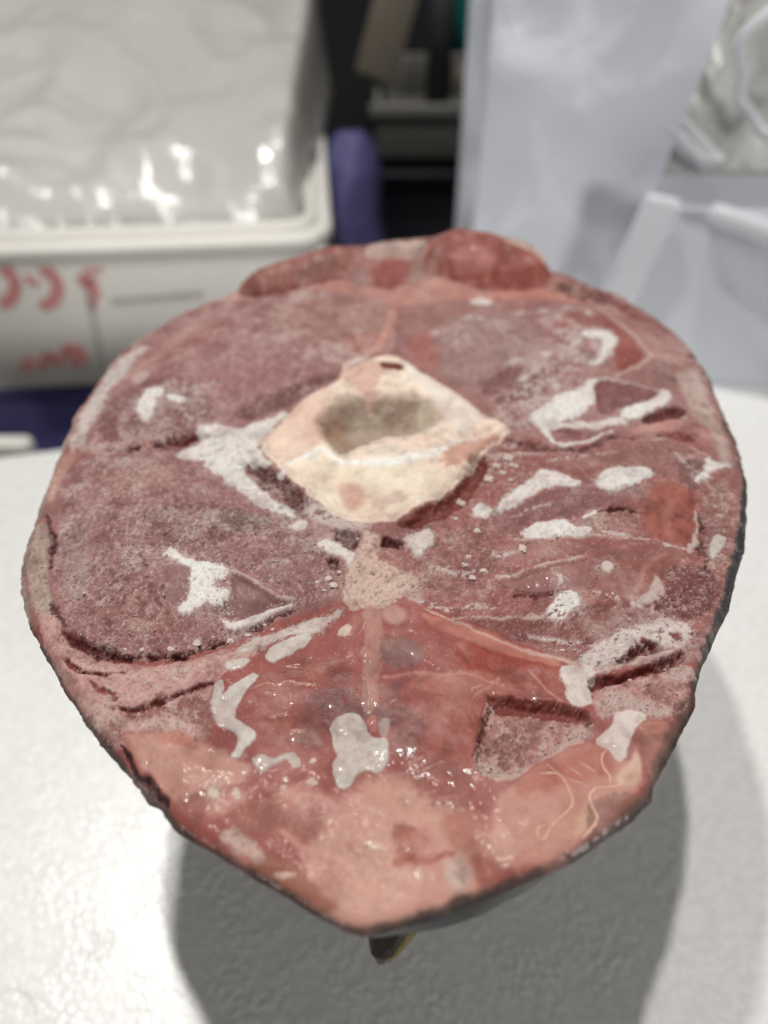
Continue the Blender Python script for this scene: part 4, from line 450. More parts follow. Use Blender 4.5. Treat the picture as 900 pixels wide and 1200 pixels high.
THREADS=[([(32.6,-97.4),(36.6,-97.4),(37.3,-99.5),(37.8,-101.5),(38.4,-104.6),(34.5,-107.9),(32.2,-109.5),(32.6,-110.3),(30.9,-111.7),(29.8,-111.0),(30.4,-109.0),(32.4,-108.6)],0.5),([(51.5,-99.5),(46.8,-100.6),(43.4,-100.8),(41.7,-102.6),(42.2,-104.6),(43.3,-106.5),(41.3,-109.0),(39.1,-110.8)],0.55),([(38.8,-95.9),(41.3,-98.9)],0.4),([(41.2,-94.7),(44.0,-98.0)],0.4),([(48.5,-90.9),(46.3,-93.5),(45.8,-96.3),(47.3,-98.4),(46.5,-100.4)],0.45),([(35.5,-87.9),(35.6,-90.9)],0.4),([(34.4,-94.9),(36.8,-97.4)],0.35),([(38.0,-99.3),(42.4,-100.8)],0.3)]
FIBRE=[(-34.8,42.3,48,301),(50.0,50.6,48,311),(-49.5,-35.5,50,321),(50.4,-31.4,55,331)]
LUMPS=[(-14.5,-42.1,0.7),(-11.7,-39.5,0.56),(-15.4,-45.5,0.55),(-17.3,-43.2,0.42),(-13.1,-44.1,0.55),(37.1,-34.6,0.72),(21.5,-38.2,0.86),(22.6,-35.8,0.57),(26.2,-40.8,0.71),(23.4,-42.7,0.56),(23.6,-11.0,0.77),(34.6,3.7,0.97),(38.0,6.8,0.98),(39.7,2.0,0.81),(35.9,-0.4,0.8),(31.8,-3.0,0.79),(22.5,-9.1,0.62),(20.5,-19.3,0.6),(25.9,-25.8,0.59),(37.9,-4.3,0.64),(-25.6,-16.3,0.46),(-26.1,-49.4,0.41),(-27.4,-58.3,0.52),(-33.4,-60.1,0.39),(-37.4,-61.7,0.52),(-41.8,-60.3,0.39),(-29.7,-56.2,0.4),(-58.6,-64.3,0.38),(-51.5,-64.1,0.51),(-45.5,-62.7,0.52),(-62.7,-64.1,0.39),(66.9,-69.6,0.5),(57.6,-73.2,0.5),(43.1,-64.7,0.51),(54.9,-67.2,0.51),(-7.1,-26.9,0.44)]

# ------------------------------------------------------------------ the cut face of the fish as a relief
HF=100.0; Y1=106.88; SLOPE=.42
o=np.array(OUT)
it=int(np.argmax(o[:,1])); ib=int(np.argmin(o[:,1])); n_=len(o)
idx=[(it+k)%n_ for k in range(n_)]
kb=idx.index(ib)
right=o[idx[:kb+1]]; left=o[[idx[0]]+idx[kb:][::-1]]
def chain(c):
    y=c[:,1].copy(); x=c[:,0].copy()
    for i in range(1,len(y)): y[i]=min(y[i],y[i-1]-.05)
    return x[::-1],y[::-1]
rx,ry=chain(right); lx,ly=chain(left)
NV,NU=940,840
tv=np.linspace(0,1,NV); tv=tv+.30*tv*(tv-1)          # denser rows in front
yb,yt=o[ib,1]+.02,o[it,1]-.02
yy=yb+(yt-yb)*tv
def catmull(xq,xp,fp):
    m=np.gradient(fp,xp); i=np.clip(np.searchsorted(xp,xq)-1,0,len(xp)-2)
    hh=xp[i+1]-xp[i]; t=(xq-xp[i])/hh
    lo=np.interp(xq,xp,fp)
    return lo
XR=catmull(yy,ry,rx); XL=catmull(yy,ly,lx)
def hash2(ix,iy,s):
    h=(ix.astype(np.int64)*374761393+iy.astype(np.int64)*668265263+s*974711)&0x7fffffff
    h=((h^(h>>13))*1274126177)&0x7fffffff; h=((h^(h>>16))*1103515245)&0x7fffffff
    return (h&0xffff)/32767.5-1
def vn(x,y,sc,s):
    x=x/sc; y=y/sc; ix=np.floor(x); iy=np.floor(y); fx=x-ix; fy=y-iy
    ix=ix.astype(np.int64); iy=iy.astype(np.int64)
    fx=fx*fx*fx*(fx*(fx*6-15)+10); fy=fy*fy*fy*(fy*(fy*6-15)+10)
    a=hash2(ix,iy,s); b_=hash2(ix+1,iy,s); c=hash2(ix,iy+1,s); d=hash2(ix+1,iy+1,s)
    return (a*(1-fx)+b_*fx)*(1-fy)+(c*(1-fx)+d*fx)*fy
def fbm(x,y,sc,s,oct=4):
    t=0;a=1;k=0
    for i in range(oct):
        c,sn=math.cos(i*1.1+.4),math.sin(i*1.1+.4)
        t=t+a*vn(c*x-sn*y,sn*x+c*y,sc,s+i); k+=a; a*=.55; sc*=.5
    return t/k*1.5
# ragged skin edge
XR=XR+.25*vn(yy*0,yy,3.6,3)+.10*vn(yy*0,yy,.9,4); XL=XL+.32*vn(yy*0,yy,2.6,5)+.18*vn(yy*0,yy,.8,6)
XR=np.maximum(XR,XL+.5)
tu=np.linspace(0,1,NU)
X=XL[:,None]+(XR-XL)[:,None]*tu[None]; Y=np.repeat(yy[:,None],NU,1)
x=X.ravel(); y=Y.ravel(); NP=len(x)
def sm(a,b_,t):
    t=np.clip((t-a)/(b_-a),0,1); return t*t*(3-2*t)
nA=fbm(x,y,26,21,3); nB=fbm(x,y,9,31,4); nC=fbm(x,y,3.2,41,4); nD=fbm(x,y,1.1,51,3); nE=rng.normal(0,1,NP)
nF=fbm(x,y,.62,61,2)
def segdist(px,py,a,b_):
    d=(b_[0]-a[0],b_[1]-a[1]); L2=d[0]**2+d[1]**2+1e-9
    t=np.clip(((px-a[0])*d[0]+(py-a[1])*d[1])/L2,0,1)
    return np.hypot(px-a[0]-t*d[0],py-a[1]-t*d[1]),t
def polysd(px,py,pts):
    D=np.full(px.shape,1e9); ins=np.zeros(px.shape,bool); n=len(pts)
    for i in range(n):
        a=pts[i]; b_=pts[(i+1)%n]
        D=np.minimum(D,segdist(px,py,a,b_)[0])
        c=(a[1]>py)!=(b_[1]>py)
        if a[1]!=b_[1]: ins^=c&(px<(b_[0]-a[0])*(py-a[1])/(b_[1]-a[1])+a[0])
    return np.where(ins,-D,D)
def linesd(px,py,pts,r):
    D=np.full(px.shape,1e9)
    for i in range(len(pts)-1):
        d,t=segdist(px,py,pts[i],pts[i+1]); D=np.minimum(D,d-(r[i]*(1-t)+r[i+1]*t))
    return D
def soften(pts):                                     # one Chaikin pass: traced corners become curves
    q=[]
    for i in range(len(pts)):
        a=pts[i]; b_=pts[(i+1)%len(pts)]
        q+=[(a[0]*.78+b_[0]*.22,a[1]*.78+b_[1]*.22),(a[0]*.22+b_[0]*.78,a[1]*.22+b_[1]*.78)]
    return q
col=np.tile(s2l((150,104,99)),(NP,1)); z=np.zeros(NP); wet=np.zeros(NP); grn=np.full(NP,.3)
names=['flesh']; lab=np.zeros(NP,np.int32)
jit=.55*nC+.45*nD
WX=.75*fbm(x,y,10,101,2)+.5*fbm(x,y,3.4,103,3); WY=.75*fbm(x,y,10,105,2)+.5*fbm(x,y,3.4,107,3)   # nothing in flesh has a ruled edge
for kind,nm,pts,k in OPS:
    P_=np.array(pts); m_=(max(k['r']) if kind=='L' else 0)+3*k.get('f',1)+2*k.get('j',0)+2*k.get('zf',0)+1
    s_=np.nonzero((x>P_[:,0].min()-m_)&(x<P_[:,0].max()+m_)&(y>P_[:,1].min()-m_)&(y<P_[:,1].max()+m_))[0]
    if not len(s_): continue
    wa=.0 if 'e' in k else 1.
    qx=x[s_]+wa*WX[s_]; qy=y[s_]+wa*WY[s_]
    d=polysd(qx,qy,soften(pts)) if kind=='P' else linesd(qx,qy,pts,k['r'])
    dj=d+k.get('j',0)*jit[s_]*1.6
    if nm=='frost_patch' and k.get('w',0)<.3: dj=dj+.30*nF[s_]+.08*nE[s_]+.40*nC[s_]+.35*nD[s_]
    f=k.get('f',.5)
    if nm=='frost_patch' and kind=='P' and k.get('w',0)<.3:           # powder scattered round the patch
        hz=sm(2.6,-.4,d+1.2*nC[s_]+.8*nD[s_])*sm(-.1,.7,.5*nD[s_]+.9*nF[s_]+.35*nE[s_])*.75; col[s_]=col[s_]*(1-hz)[:,None]+s2l((196,180,172))*hz[:,None]; grn[s_]=np.maximum(grn[s_],hz*1.6)
    a=sm(f,-f,dj)*k.get('o',1)
    if nm=='frost_patch': a=a*(.80+.20*sm(-.6,.3,nD[s_]+.5*nF[s_]))
    if 'n' in k: a=a*(sm(-.35,.75,nB[s_]+.35*nC[s_]+.35-k['n']) if 'nb' in k else sm(k['n']-.62,k['n']-.30,.6*nC[s_]+.6*nD[s_]+.25*nF[s_]+.2))
    col[s_]=col[s_]*(1-a)[:,None]+s2l(k['c'])[None]*a[:,None]
    if 'w' in k: wet[s_]=wet[s_]*(1-a)+k['w']*a
    elif nm=='frost_patch': wet[s_]*=(1-a)
    if 'g' in k: grn[s_]=grn[s_]*(1-a)+k['g']*a
    elif nm=='frost_patch': grn[s_]*=(1-a)
    if 'dz' in k:
        zf=k['zf']; t=np.clip(-dj/zf,0,1); t=(np.sqrt(1-(1-t)**2) if zf<1.6 else sm(0,1,t)) if k['dz']>0 else sm(0,1,np.clip(-dj/zf+.25,0,1))
        z[s_]+=k['dz']*t*((.22 if k.get('w',0)>=.3 else .42) if nm=='frost_patch' else 1)
    if 'rz' in k: z[s_]+=k['rz']*a*(.7*nC[s_]+.5*nD[s_]); col[s_]*=(1+a*.16*np.clip(nC[s_]+.7*nD[s_],-1.2,.6))[:,None]
    if nm:
        names.append(nm); lab[s_[dj<0]]=len(names)-1
dr=-polysd(x,y,[tuple(p) for p in zip(list(lx)+list(rx[::-1]),list(ly)+list(ry[::-1]))])
dr=np.minimum(dr,np.minimum((x-np.repeat(XL,NU)),(np.repeat(XR,NU)-x))); dr=np.maximum(dr,0)
# broad relief, muscle fibre direction, frost grain
z+=.9*nA+.45*nB*(1-.4*wet)+.22*nC*(1-.85*wet)
g=np.clip(grn,0,1.2)*(.62+.5*sm(-.6,.7,nB+.6*nA))
z+=g*(1-np.clip(wet*1.6,0,1))*(.26*nD+.22*nF+.05*nE)
wl=sm(.15,.7,nB+.3*nA)
z+=wet*(.16*fbm(x,y,6.5,71,2)+wl*.06*fbm(x,y,2.6,77,1))
z-=2.6*np.clip(1-dr/3.2,0,1)**2
lum=.945+.10*nB+.09*nC
col*=lum[:,None]
gg=np.clip(g,0,1)
# muscle fibre: faint rings and streaks in each lobe
fib=np.zeros(NP)
for (cx,cy,rr,sd) in FIBRE:
    r_=np.hypot(x-cx,y-cy); th=np.arctan2(y-cy,x-cx)
    st=.6*vn(r_+2.2*nB,th*3.2*rr/6,1.5,sd)+.5*vn(r_+1.4*nB,th*9,.8,sd+9)
    fib+=st*sm(rr,rr*.55,r_)
fw_=np.clip(gg+.25,0,1)*(1-np.clip(wet,0,1)*.6)
col*=(1+.17*fib*fw_)[:,None]; z+=.16*fib*fw_
dust=sm(.25,1.05,.7*nA+.55*nB+.4*nC+.3*nD)*(1-np.clip(wet*1.5,0,1))*(.35+.65*gg)*.40
col=col*(1-dust[:,None])+s2l((204,190,184))*dust[:,None]
hv=(.6*nB+.4*fbm(x,y,15,91,2)); hw=.16*(1-.5*gg); col*=np.stack([1+hw*.35*hv,1+hw*hv,1+hw*hv],1)
mv=sm(.0,.9,.75*nB+.5*nC+.4*nD)*gg*.46; col=col*(1-mv[:,None])+s2l((182,158,148))*mv[:,None]
mv=sm(-.1,.8,-.7*nB-.5*nC-.25*nD)*gg*.55; col=col*(1-mv[:,None])+s2l((106,62,58))*mv[:,None]
# frost bloom: pale crystals sitting on the high points of the grain
sp=sm(.15,.95,.55*nD+.75*nF+.22*nE+.25*nC)*np.clip(g,0,1)*.62
fr=s2l((206,186,178)); col=col*(1-sp[:,None])+fr*sp[:,None]
dk=sm(.25,.95,-(.6*nD+.6*nF+.3*nC))*np.clip(g,0,1)*.38
col*=(1-dk)[:,None]
wc=wet*sm(-.1,.9,nB*.7+.5*nC)*.22; col=col*(1-wc[:,None])+s2l((176,134,122))*wc[:,None]
wc=wet*sm(.1,.9,-nC-.5*nB)*.22; col*=(1-wc)[:,None]
spk=(nE>2.15)&(rng.random(NP)<.25+.75*np.clip(g,0,1))&(wet<.5); col[spk]=col[spk]*.4+s2l((222,212,206))*.6
col=np.clip(col,.005,.95)
zz=HF+np.maximum(0,y-Y1)*SLOPE+z
V=np.stack([x,y,zz],1)*1e-3
G=V.reshape(NV,NU,3)
dU=np.gradient(G,axis=1); dV=np.gradient(G,axis=0)
NRM=np.cross(dU,dV).reshape(-1,3); NRM/=np.linalg.norm(NRM,axis=1)[:,None]+1e-12
NRM=np.where(NRM[:,2:]<0,-NRM,NRM)
ii=np.arange(NV*NU).reshape(NV,NU)
Q=np.stack([ii[:-1,:-1],ii[:-1,1:],ii[1:,1:],ii[1:,:-1]],-1).reshape(-1,4)
ql=lab[Q[:,0]]
# ------------------------------------------------------------------ flesh material (colour, wetness and frost grain are stored per vertex)
mfl,nt,b,N,Lk=nodes('frozen_flesh')
def attr(n):
    a=N('ShaderNodeAttribute'); a.attribute_name=n; return a
ac,aw,ag=attr('flesh_colour'),attr('wetness'),attr('grain')
tc=N('ShaderNodeTexCoord')
Lk(ac.outputs['Color'],b.inputs['Base Color'])
mr=N('ShaderNodeMapRange'); mr.inputs['To Min'].default_value=.72; mr.inputs['To Max'].default_value=.38; Lk(aw.outputs['Fac'],mr.inputs['Value']); Lk(mr.outputs[0],b.inputs['Roughness'])
b.inputs['Specular IOR Level'].default_value=.3
Lk(math_('MULTIPLY',math_('MULTIPLY',aw.outputs['Fac'],aw.outputs['Fac']),.5),b.inputs['Coat Weight']); b.inputs['Coat Roughness'].default_value=.09
b.inputs['Subsurface Radius'].default_value=(1,.35,.25); b.inputs['Subsurface Scale'].default_value=.0016
Lk(math_('MULTIPLY',aw.outputs['Fac'],.3),b.inputs['Subsurface Weight'])
na=N('ShaderNodeTexNoise'); na.inputs['Scale'].default_value=2200; na.inputs['Detail'].default_value=3
nb=N('ShaderNodeTexNoise'); nb.inputs['Scale'].default_value=240; nb.inputs['Detail'].default_value=2; nb.inputs['Distortion'].default_value=.6
for q in (na,nb): Lk(tc.outputs['Object'],q.inputs['Vector'])
h1=math_('MULTIPLY',na.outputs['Fac'],math_('MULTIPLY_ADD',ag.outputs['Fac'],.7)); 
h2=math_('MULTIPLY',nb.outputs['Fac'],math_('MULTIPLY',aw.outputs['Fac'],.25))
bp=N('ShaderNodeBump'); bp.inputs['Strength'].default_value=.55; bp.inputs['Distance'].default_value=.0005
Lk(math_('ADD',h1,h2),bp.inputs['Height']); Lk(bp.outputs[0],b.inputs['Normal'])
FLESH=mfl
tuna=empty('tuna_piece',(0,0,0))
tag(tuna,'frosty frozen tuna cross-section with pale backbone, cut face up on the white foam','fish')
def part_mesh(name,fmask):
    q=Q[fmask]; u,inv=np.unique(q,return_inverse=True); inv=inv.reshape(-1,4).astype(np.int32)
    me=bpy.data.meshes.new(name); me.vertices.add(len(u)); me.vertices.foreach_set('co',V[u].ravel())
    me.loops.add(inv.size); me.loops.foreach_set('vertex_index',inv.ravel())
    me.polygons.add(len(inv)); me.polygons.foreach_set('loop_start',np.arange(0,inv.size,4,dtype=np.int32))
    me.update(calc_edges=True)
    me.polygons.foreach_set('use_smooth',np.ones(len(inv),bool))
    a=me.attributes.new('flesh_colour','FLOAT_COLOR','POINT'); a.data.foreach_set('color',np.concatenate([col[u],np.ones((len(u),1))],1).astype(np.float32).ravel())
    a=me.attributes.new('wetness','FLOAT','POINT'); a.data.foreach_set('value',wet[u].astype(np.float32))
    a=me.attributes.new('grain','FLOAT','POINT'); a.data.foreach_set('value',g[u].astype(np.float32))
    me.normals_split_custom_set_from_vertices(NRM[u])
    return put(name,me,FLESH,tuna)
PL={'vertebra':'cream backbone section with a hollow centre','marrow_cavity':'brownish hollow in the backbone','frost_patch':'white frost patch on the flesh','fat_lobe':'pale pink fat','septum':'pale connective seam below the backbone','red_muscle':'clear red glazed flesh','recess_floor':'frosty sunken pocket in the belly flesh','dorsal_flap':'red-brown flap of flesh standing at the back edge','skin_edge':'dark skin edge of the cut'}
# one mesh per traced piece; tiny scraps go back to the flesh round them
cnt=np.bincount(ql,minlength=len(names))
keep=cnt>=60
ql=np.where(keep[ql],ql,0)
if cnt[0]==0: names[0]='flesh'
PART={}
for i in np.unique(ql):
    ob=part_mesh(names[i],ql==i)
    if names[i] in PL: ob['label']=PL[names[i]]
    PART.setdefault(names[i],ob)
for c_,p_ in (('marrow_cavity','vertebra'),('recess_floor','belly_flesh')):
    if c_ in PART and p_ in PART: PART[c_].parent=PART[p_]; PART[c_].matrix_parent_inverse=Matrix.Identity(4)
def face_z(px,py):
    j=np.clip(np.searchsorted(yy,py),0,NV-1); t=(px-XL[j])/(XR[j]-XL[j]); i=int(np.clip(t*(NU-1),0,NU-1)); return V[j*NU+i]
# threads on the belly fat
TH=mat('sinew',(214,170,150),.35,300,.1)
for pts,r in THREADS:
    P3=[]
    for a,c in zip(pts,pts[1:]):
        n=max(2,int(math.dist(a,c)/.5))
        for i in range(n): P3.append((a[0]+(c[0]-a[0])*i/n,a[1]+(c[1]-a[1])*i/n))
    P3.append(pts[-1])
    for _ in range(5): P3=[P3[0]]+[((P3[i-1][0]+P3[i][0]*2+P3[i+1][0])/4,(P3[i-1][1]+P3[i][1]*2+P3[i+1][1])/4) for i in range(1,len(P3)-1)]+[P3[-1]]
    C3=[Vector(face_z(*p)) for p in P3]
    bm=bmesh.new(); rs=[]
    for i,c in enumerate(C3):
        t=(C3[min(i+1,len(C3)-1)]-C3[max(i-1,0)]).normalized(); s=t.cross(Vector((0,0,1))).normalized(); u=s.cross(t)
        rr=r*1e-3*.58*(.35+.65*min(1,i/4,(len(C3)-1-i)/4))*(1+.15*math.sin(i*1.7))
        rs.append([bm.verts.new(c+s*rr*math.cos(k*math.pi/3)+u*rr*.7*math.sin(k*math.pi/3)) for k in range(6)])
    for a,c in zip(rs,rs[1:]):
        for k in range(6): bm.faces.new((a[k],a[(k+1)%6],c[(k+1)%6],c[k]))
    bm.faces.new(rs[0][::-1]); bm.faces.new(rs[-1])
    bmesh.ops.recalc_face_normals(bm,faces=bm.faces)
    bm_obj('sinew_thread',bm,TH,tuna)
# frost lumps and crumbs
ICE=mat('frost_ice',(208,190,182),.6,900,.08,.3,1500)
for px,py,r in LUMPS:
    bm=bmesh.new(); bmesh.ops.create_icosphere(bm,subdivisions=2,radius=1)
    r*=random.uniform(.9,1.7); sx,sy,sz=random.uniform(.8,1.5),random.uniform(.7,1.2),random.uniform(.3,.6); off=Vector((px,py,r))*1.7
    p=Vector(face_z(px,py))
    for v in bm.verts:
        k=1+.75*mnoise.noise(v.co*1.5+off)+.4*mnoise.noise(v.co*3.4+off)
        v.co=p+Vector((v.co.x*sx,v.co.y*sy,v.co.z*sz+.2))*k*r*1e-3
    bm_obj('frost_lump',bm,ICE,tuna,False)
wgt=np.clip(grn,0,1.3)**1.5*np.clip(.35+.9*nB+.6*nC,.02,2)*np.gradient(G[:,:,0],axis=1).ravel()*np.gradient(G[:,:,1],axis=0).ravel()
wgt=np.where(dr>.6,wgt,wgt*.3); wgt=np.clip(wgt,0,None); wgt/=wgt.sum()
NCR=26000
pick=rng.choice(NP,NCR,p=wgt)
oct_=np.array([(1,0,0),(-1,0,0),(0,1,0),(0,-1,0),(0,0,1),(0,0,-1)],float)
of=np.array([(0,2,4),(2,1,4),(1,3,4),(3,0,4),(2,0,5),(1,2,5),(3,1,5),(0,3,5)])
size=(rng.lognormal(math.log(.135),.45,NCR)).clip(.07,.75)*1e-3
qr=rng.normal(size=(NCR,4)); qr/=np.linalg.norm(qr,axis=1)[:,None]
a_,b__,c_,d_=qr.T
RM=np.stack([1-2*(c_*c_+d_*d_),2*(b__*c_-a_*d_),2*(b__*d_+a_*c_),2*(b__*c_+a_*d_),1-2*(b__*b__+d_*d_),2*(c_*d_-a_*b__),2*(b__*d_-a_*c_),2*(c_*d_+a_*b__),1-2*(b__*b__+c_*c_)],1).reshape(-1,3,3)
vv=oct_[None]*rng.uniform(.55,1.4,(NCR,6,1)); vv=np.einsum('nij,nkj->nki',RM,vv)*size[:,None,None]+V[pick][:,None,:]+np.array([0,0,1])*(size*.25)[:,None,None]
ff=(of[None]+6*np.arange(NCR)[:,None,None]).reshape(-1,3).astype(np.int32)
me=bpy.data.meshes.new('frost_crumbs'); me.vertices.add(NCR*6); me.vertices.foreach_set('co',vv.ravel()); me.loops.add(ff.size); me.loops.foreach_set('vertex_index',ff.ravel())
me.polygons.add(len(ff)); me.polygons.foreach_set('loop_start',np.arange(0,ff.size,3,dtype=np.int32)); me.update(calc_edges=True)
cc=col[pick]*.6+s2l((210,196,188))*.4; cc=np.repeat(cc,6,0)
a=me.attributes.new('flesh_colour','FLOAT_COLOR','POINT'); a.data.foreach_set('color',np.concatenate([cc,np.ones((len(cc),1))],1).astype(np.float32).ravel())
tag(put('frost_crumbs',me,FLESH,tuna),kind='stuff')
# ------------------------------------------------------------------ body under the face: skin tapering down to the lid
msk,nt,b,N,Lk=nodes('tuna_skin')
tc=N('ShaderNodeTexCoord'); n1=N('ShaderNodeTexNoise'); n1.inputs['Scale'].default_value=60; n1.inputs['Detail'].default_value=6
n2=N('ShaderNodeTexNoise'); n2.inputs['Scale'].default_value=700; n2.inputs['Detail'].default_value=3
for q in (n1,n2): Lk(tc.outputs['Object'],q.inputs['Vector'])
cr=N('ShaderNodeValToRGB'); cr.color_ramp.elements[0].position=.35; cr.color_ramp.elements[0].color=lin((44,46,50)); cr.color_ramp.elements[1].position=.7; cr.color_ramp.elements[1].color=lin((92,90,86))
Lk(n1.outputs['Fac'],cr.inputs[0]); Lk(cr.outputs[0],b.inputs['Base Color']); b.inputs['Roughness'].default_value=.4
bp=N('ShaderNodeBump'); bp.inputs['Strength'].default_value=.4; bp.inputs['Distance'].default_value=.0006; Lk(n2.outputs['Fac'],bp.inputs['Height']); Lk(bp.outputs[0],b.inputs['Normal'])
SKIN=msk
loop=list(ii[0,:])+list(ii[1:,-1])+list(ii[-1,-2::-1])+list(ii[-2:0:-1,0])
B=V[loop]; ctr=np.array([0,.006]); ang=np.arctan2(B[:,1]-ctr[1],B[:,0]-ctr[0])
front=np.exp(-((ang+math.pi/2-.13)/.17)**2)
prof=[(0,1),(.015,.986),(.04,.966),(.08,.945),(.15,.915),(.3,.86),(.5,.78),(.7,.7),(.9,.62),(1,.58)]
VS=[]; 
for t,s in prof:
    s_=s+front*.06*math.exp(-((t-.075)/.07)**2)*(1 if t>0 else 0)
    zz_=B[:,2]*(1-t)-.0744*t
    VS.append(np.stack([ctr[0]+(B[:,0]-ctr[0])*s_,ctr[1]+.03*t+(B[:,1]-ctr[1])*s_,zz_],1))
VS=np.concatenate(VS); nl=len(loop); fs=[]
k_=np.arange(nl); k2=(k_+1)%nl
fs=np.concatenate([np.stack([r_*nl+k2,r_*nl+k_,(r_+1)*nl+k_,(r_+1)*nl+k2],1) for r_ in range(len(prof)-1)])
me=bpy.data.meshes.new('skin'); me.from_pydata(VS.tolist(),[],fs.tolist()+[list(range((len(prof)-1)*nl,len(prof)*nl))[::-1]])
me.polygons.foreach_set('use_smooth',np.ones(len(me.polygons),bool))
so=put('skin',me,SKIN,tuna); so['label']='dark blue-grey skin below the cut face'
# finlet at the keel
FIN=mat('finlet_yellow',(120,106,58),.5,200,.3,.3,600); FIND=mat('finlet_dark',(52,44,38),.45,200,.3,.3,600)
def fin(name,pts,th,m):
    bm=bmesh.new(); A=[]; 
    for k,(c,wd) in enumerate(pts):
        c=Vector(c); A.append([bm.verts.new(c+Vector((wd*math.cos(a),.35*wd*math.sin(a)*th,wd*.45*math.sin(a)))) for a in [i*math.pi/4 for i in range(8)]])
    for a,c in zip(A,A[1:]):
        for i in range(8): bm.faces.new((a[i],a[(i+1)%8],c[(i+1)%8],c[i]))
    bm.faces.new(A[0][::-1]); bm.faces.new(A[-1]); bmesh.ops.recalc_face_normals(bm,faces=bm.faces)
    ob=bm_obj(name,bm,m,so); return ob
fin('finlet',[((.002,-.112,.084),.0065),((.001,-.1195,.078),.0046),((-.0002,-.1230,.074),.0026),((-.0006,-.1242,.0715),.0010)],1,FIND)
fin('finlet',[((.008,-.113,.083),.0028),((.0048,-.1200,.0775),.0024),((.0020,-.1230,.0735),.0014),((.0010,-.1240,.0715),.0006)],1,FIN)
# ------------------------------------------------------------------ background: foam box with bag, left
WB=mat('box_foam',(232,229,221),.6,90,.05,.25,420)
fA=Vector((-.0415,.4315,0)); ud=Vector((-.9965,-.083,0)); vd=Vector((-.083,.9965,0))      # front right corner, along front, backwards
MB=Matrix(((ud.x,vd.x,0,fA.x),(ud.y,vd.y,0,fA.y),(0,0,1,0),(0,0,0,1)))
def lbox(bm,lo,hi,bev=.004): return box_bm(bm,lo,hi,bev,3,MB)
fb=empty('foam_box',(-.25,.6,-.15)); tag(fb,'open white polystyrene box with red marker writing on its front','box')
W_,D_,ZT,ZB=.46,.42,-.018,-.156
def panel(name,lo,hi,bev=.005):
    bm=bmesh.new(); lbox(bm,lo,hi,bev); bmesh.ops.recalc_face_normals(bm,faces=bm.faces); return bm_obj(name,bm,WB,fb)
FWALL=panel('front_wall',(0.004,.002,ZB),(W_-.004,.026,ZT-.016))
panel('back_wall',(0.004,D_-.026,ZB),(W_-.004,D_-.002,ZT-.016))
panel('side_wall',(.003,.0265,ZB),(.027,D_-.0265,ZT-.016))
panel('side_wall',(W_-.027,.0265,ZB),(W_-.003,D_-.0265,ZT-.016))
panel('bottom',(.0275,.0265,ZB+.001),(W_-.0275,D_-.0265,ZB+.022))
# stepped rim with rounded corners
def rim(z0,z1,o_,i_,rad):
    bm=bmesh.new(); po=round_poly([(-o_,-o_),(W_+o_,-o_),(W_+o_,D_+o_),(-o_,D_+o_)],[rad]*4,8); pi=round_poly([(i_,i_),(W_-i_,i_),(W_-i_,D_-i_),(i_,D_-i_)],[rad*.9]*4,8)
    e=.003
    R_=[]
    for pp,zq,s in ((po,z0,0),(po,z1-e,0),(po,z1,1),(pi,z1,-1),(pi,z1-e,0),(pi,z0,0)):
        cc=Vector((W_/2,D_/2)); R_.append([bm.verts.new(MB@Vector((*(p+(cc-p).normalized()*e*s),zq))) for p in pp])
    n=len(po)
    for a,c in zip(R_,R_[1:]+R_[:1]):
        for i in range(n): bm.faces.new((a[i],a[(i+1)%n],c[(i+1)%n],c[i]))
    bmesh.ops.recalc_face_normals(bm,faces=bm.faces)
    return bm_obj('rim',bm,WB,fb)
rim(ZT-.0155,ZT-.003,0,.018,.03); rim(ZT-.0028,ZT+.004,-.012,.022,.022)
# marker strokes and tape on the front
RP=mat('red_marker',(222,150,146),.6,160,.25); TP=mat('clear_tape',(196,192,182),.3); DG=mat('grey_scuff',(198,194,186),.7,120,.2)
def stroke(name,pts,wd,m):
    bm=bmesh.new(); prev=None; n=len(pts)
    for i,(a,c) in enumerate(pts):
        p0=Vector(pts[max(i-1,0)]); p1=Vector(pts[min(i+1,n-1)]); t=(p1-p0).normalized(); nn=Vector((-t.y,t.x))*wd/2
        f=[bm.verts.new(MB@Vector((a+s*nn.x,.0016-q,c+s*nn.y))) for s in (1,-1) for q in (0,.0006)]
        if prev:
            for u,v in ((0,1),(1,3),(3,2),(2,0)): bm.faces.new((prev[u],prev[v],f[v],f[u]))
        prev=f
    bmesh.ops.recalc_face_normals(bm,faces=bm.faces)
    return bm_obj(name,bm,m,FWALL,False)
stroke('marker_stroke',[(0.2712, -0.0398), (0.2644, -0.0415), (0.2624, -0.0499), (0.266, -0.0589), (0.2735, -0.0671), (0.2814, -0.0699)],0.01,RP)
stroke('marker_stroke',[(0.2517, -0.0443), (0.2502, -0.0504), (0.2448, -0.0529)],0.006,RP)
stroke('marker_stroke',[(0.2405, -0.0433), (0.2326, -0.0421), (0.2294, -0.0498), (0.2308, -0.0596), (0.2377, -0.0687), (0.249, -0.0737)],0.01,RP)
stroke('marker_stroke',[(0.2091, -0.0461), (0.2053, -0.0554), (0.2007, -0.0618), (0.2046, -0.0663)],0.01,RP)
stroke('marker_stroke',[(0.2087, -0.0552), (0.1979, -0.0511)],0.007,RP)
stroke('marker_stroke',[(0.2056, -0.0432), (0.1902, -0.0424)],0.004,RP)
stroke('marker_stroke',[(0.2064, -0.0678), (0.2061, -0.0773)],0.006,RP)
stroke('marker_stroke',[(0.2832, -0.1348), (0.2728, -0.1229), (0.2684, -0.1329), (0.2552, -0.1185)],0.009,RP)
stroke('marker_stroke',[(0.2552, -0.1185), (0.2507, -0.1285), (0.2397, -0.1159), (0.2352, -0.132), (0.2274, -0.1253), (0.229, -0.1147), (0.2421, -0.114)],0.011,RP)
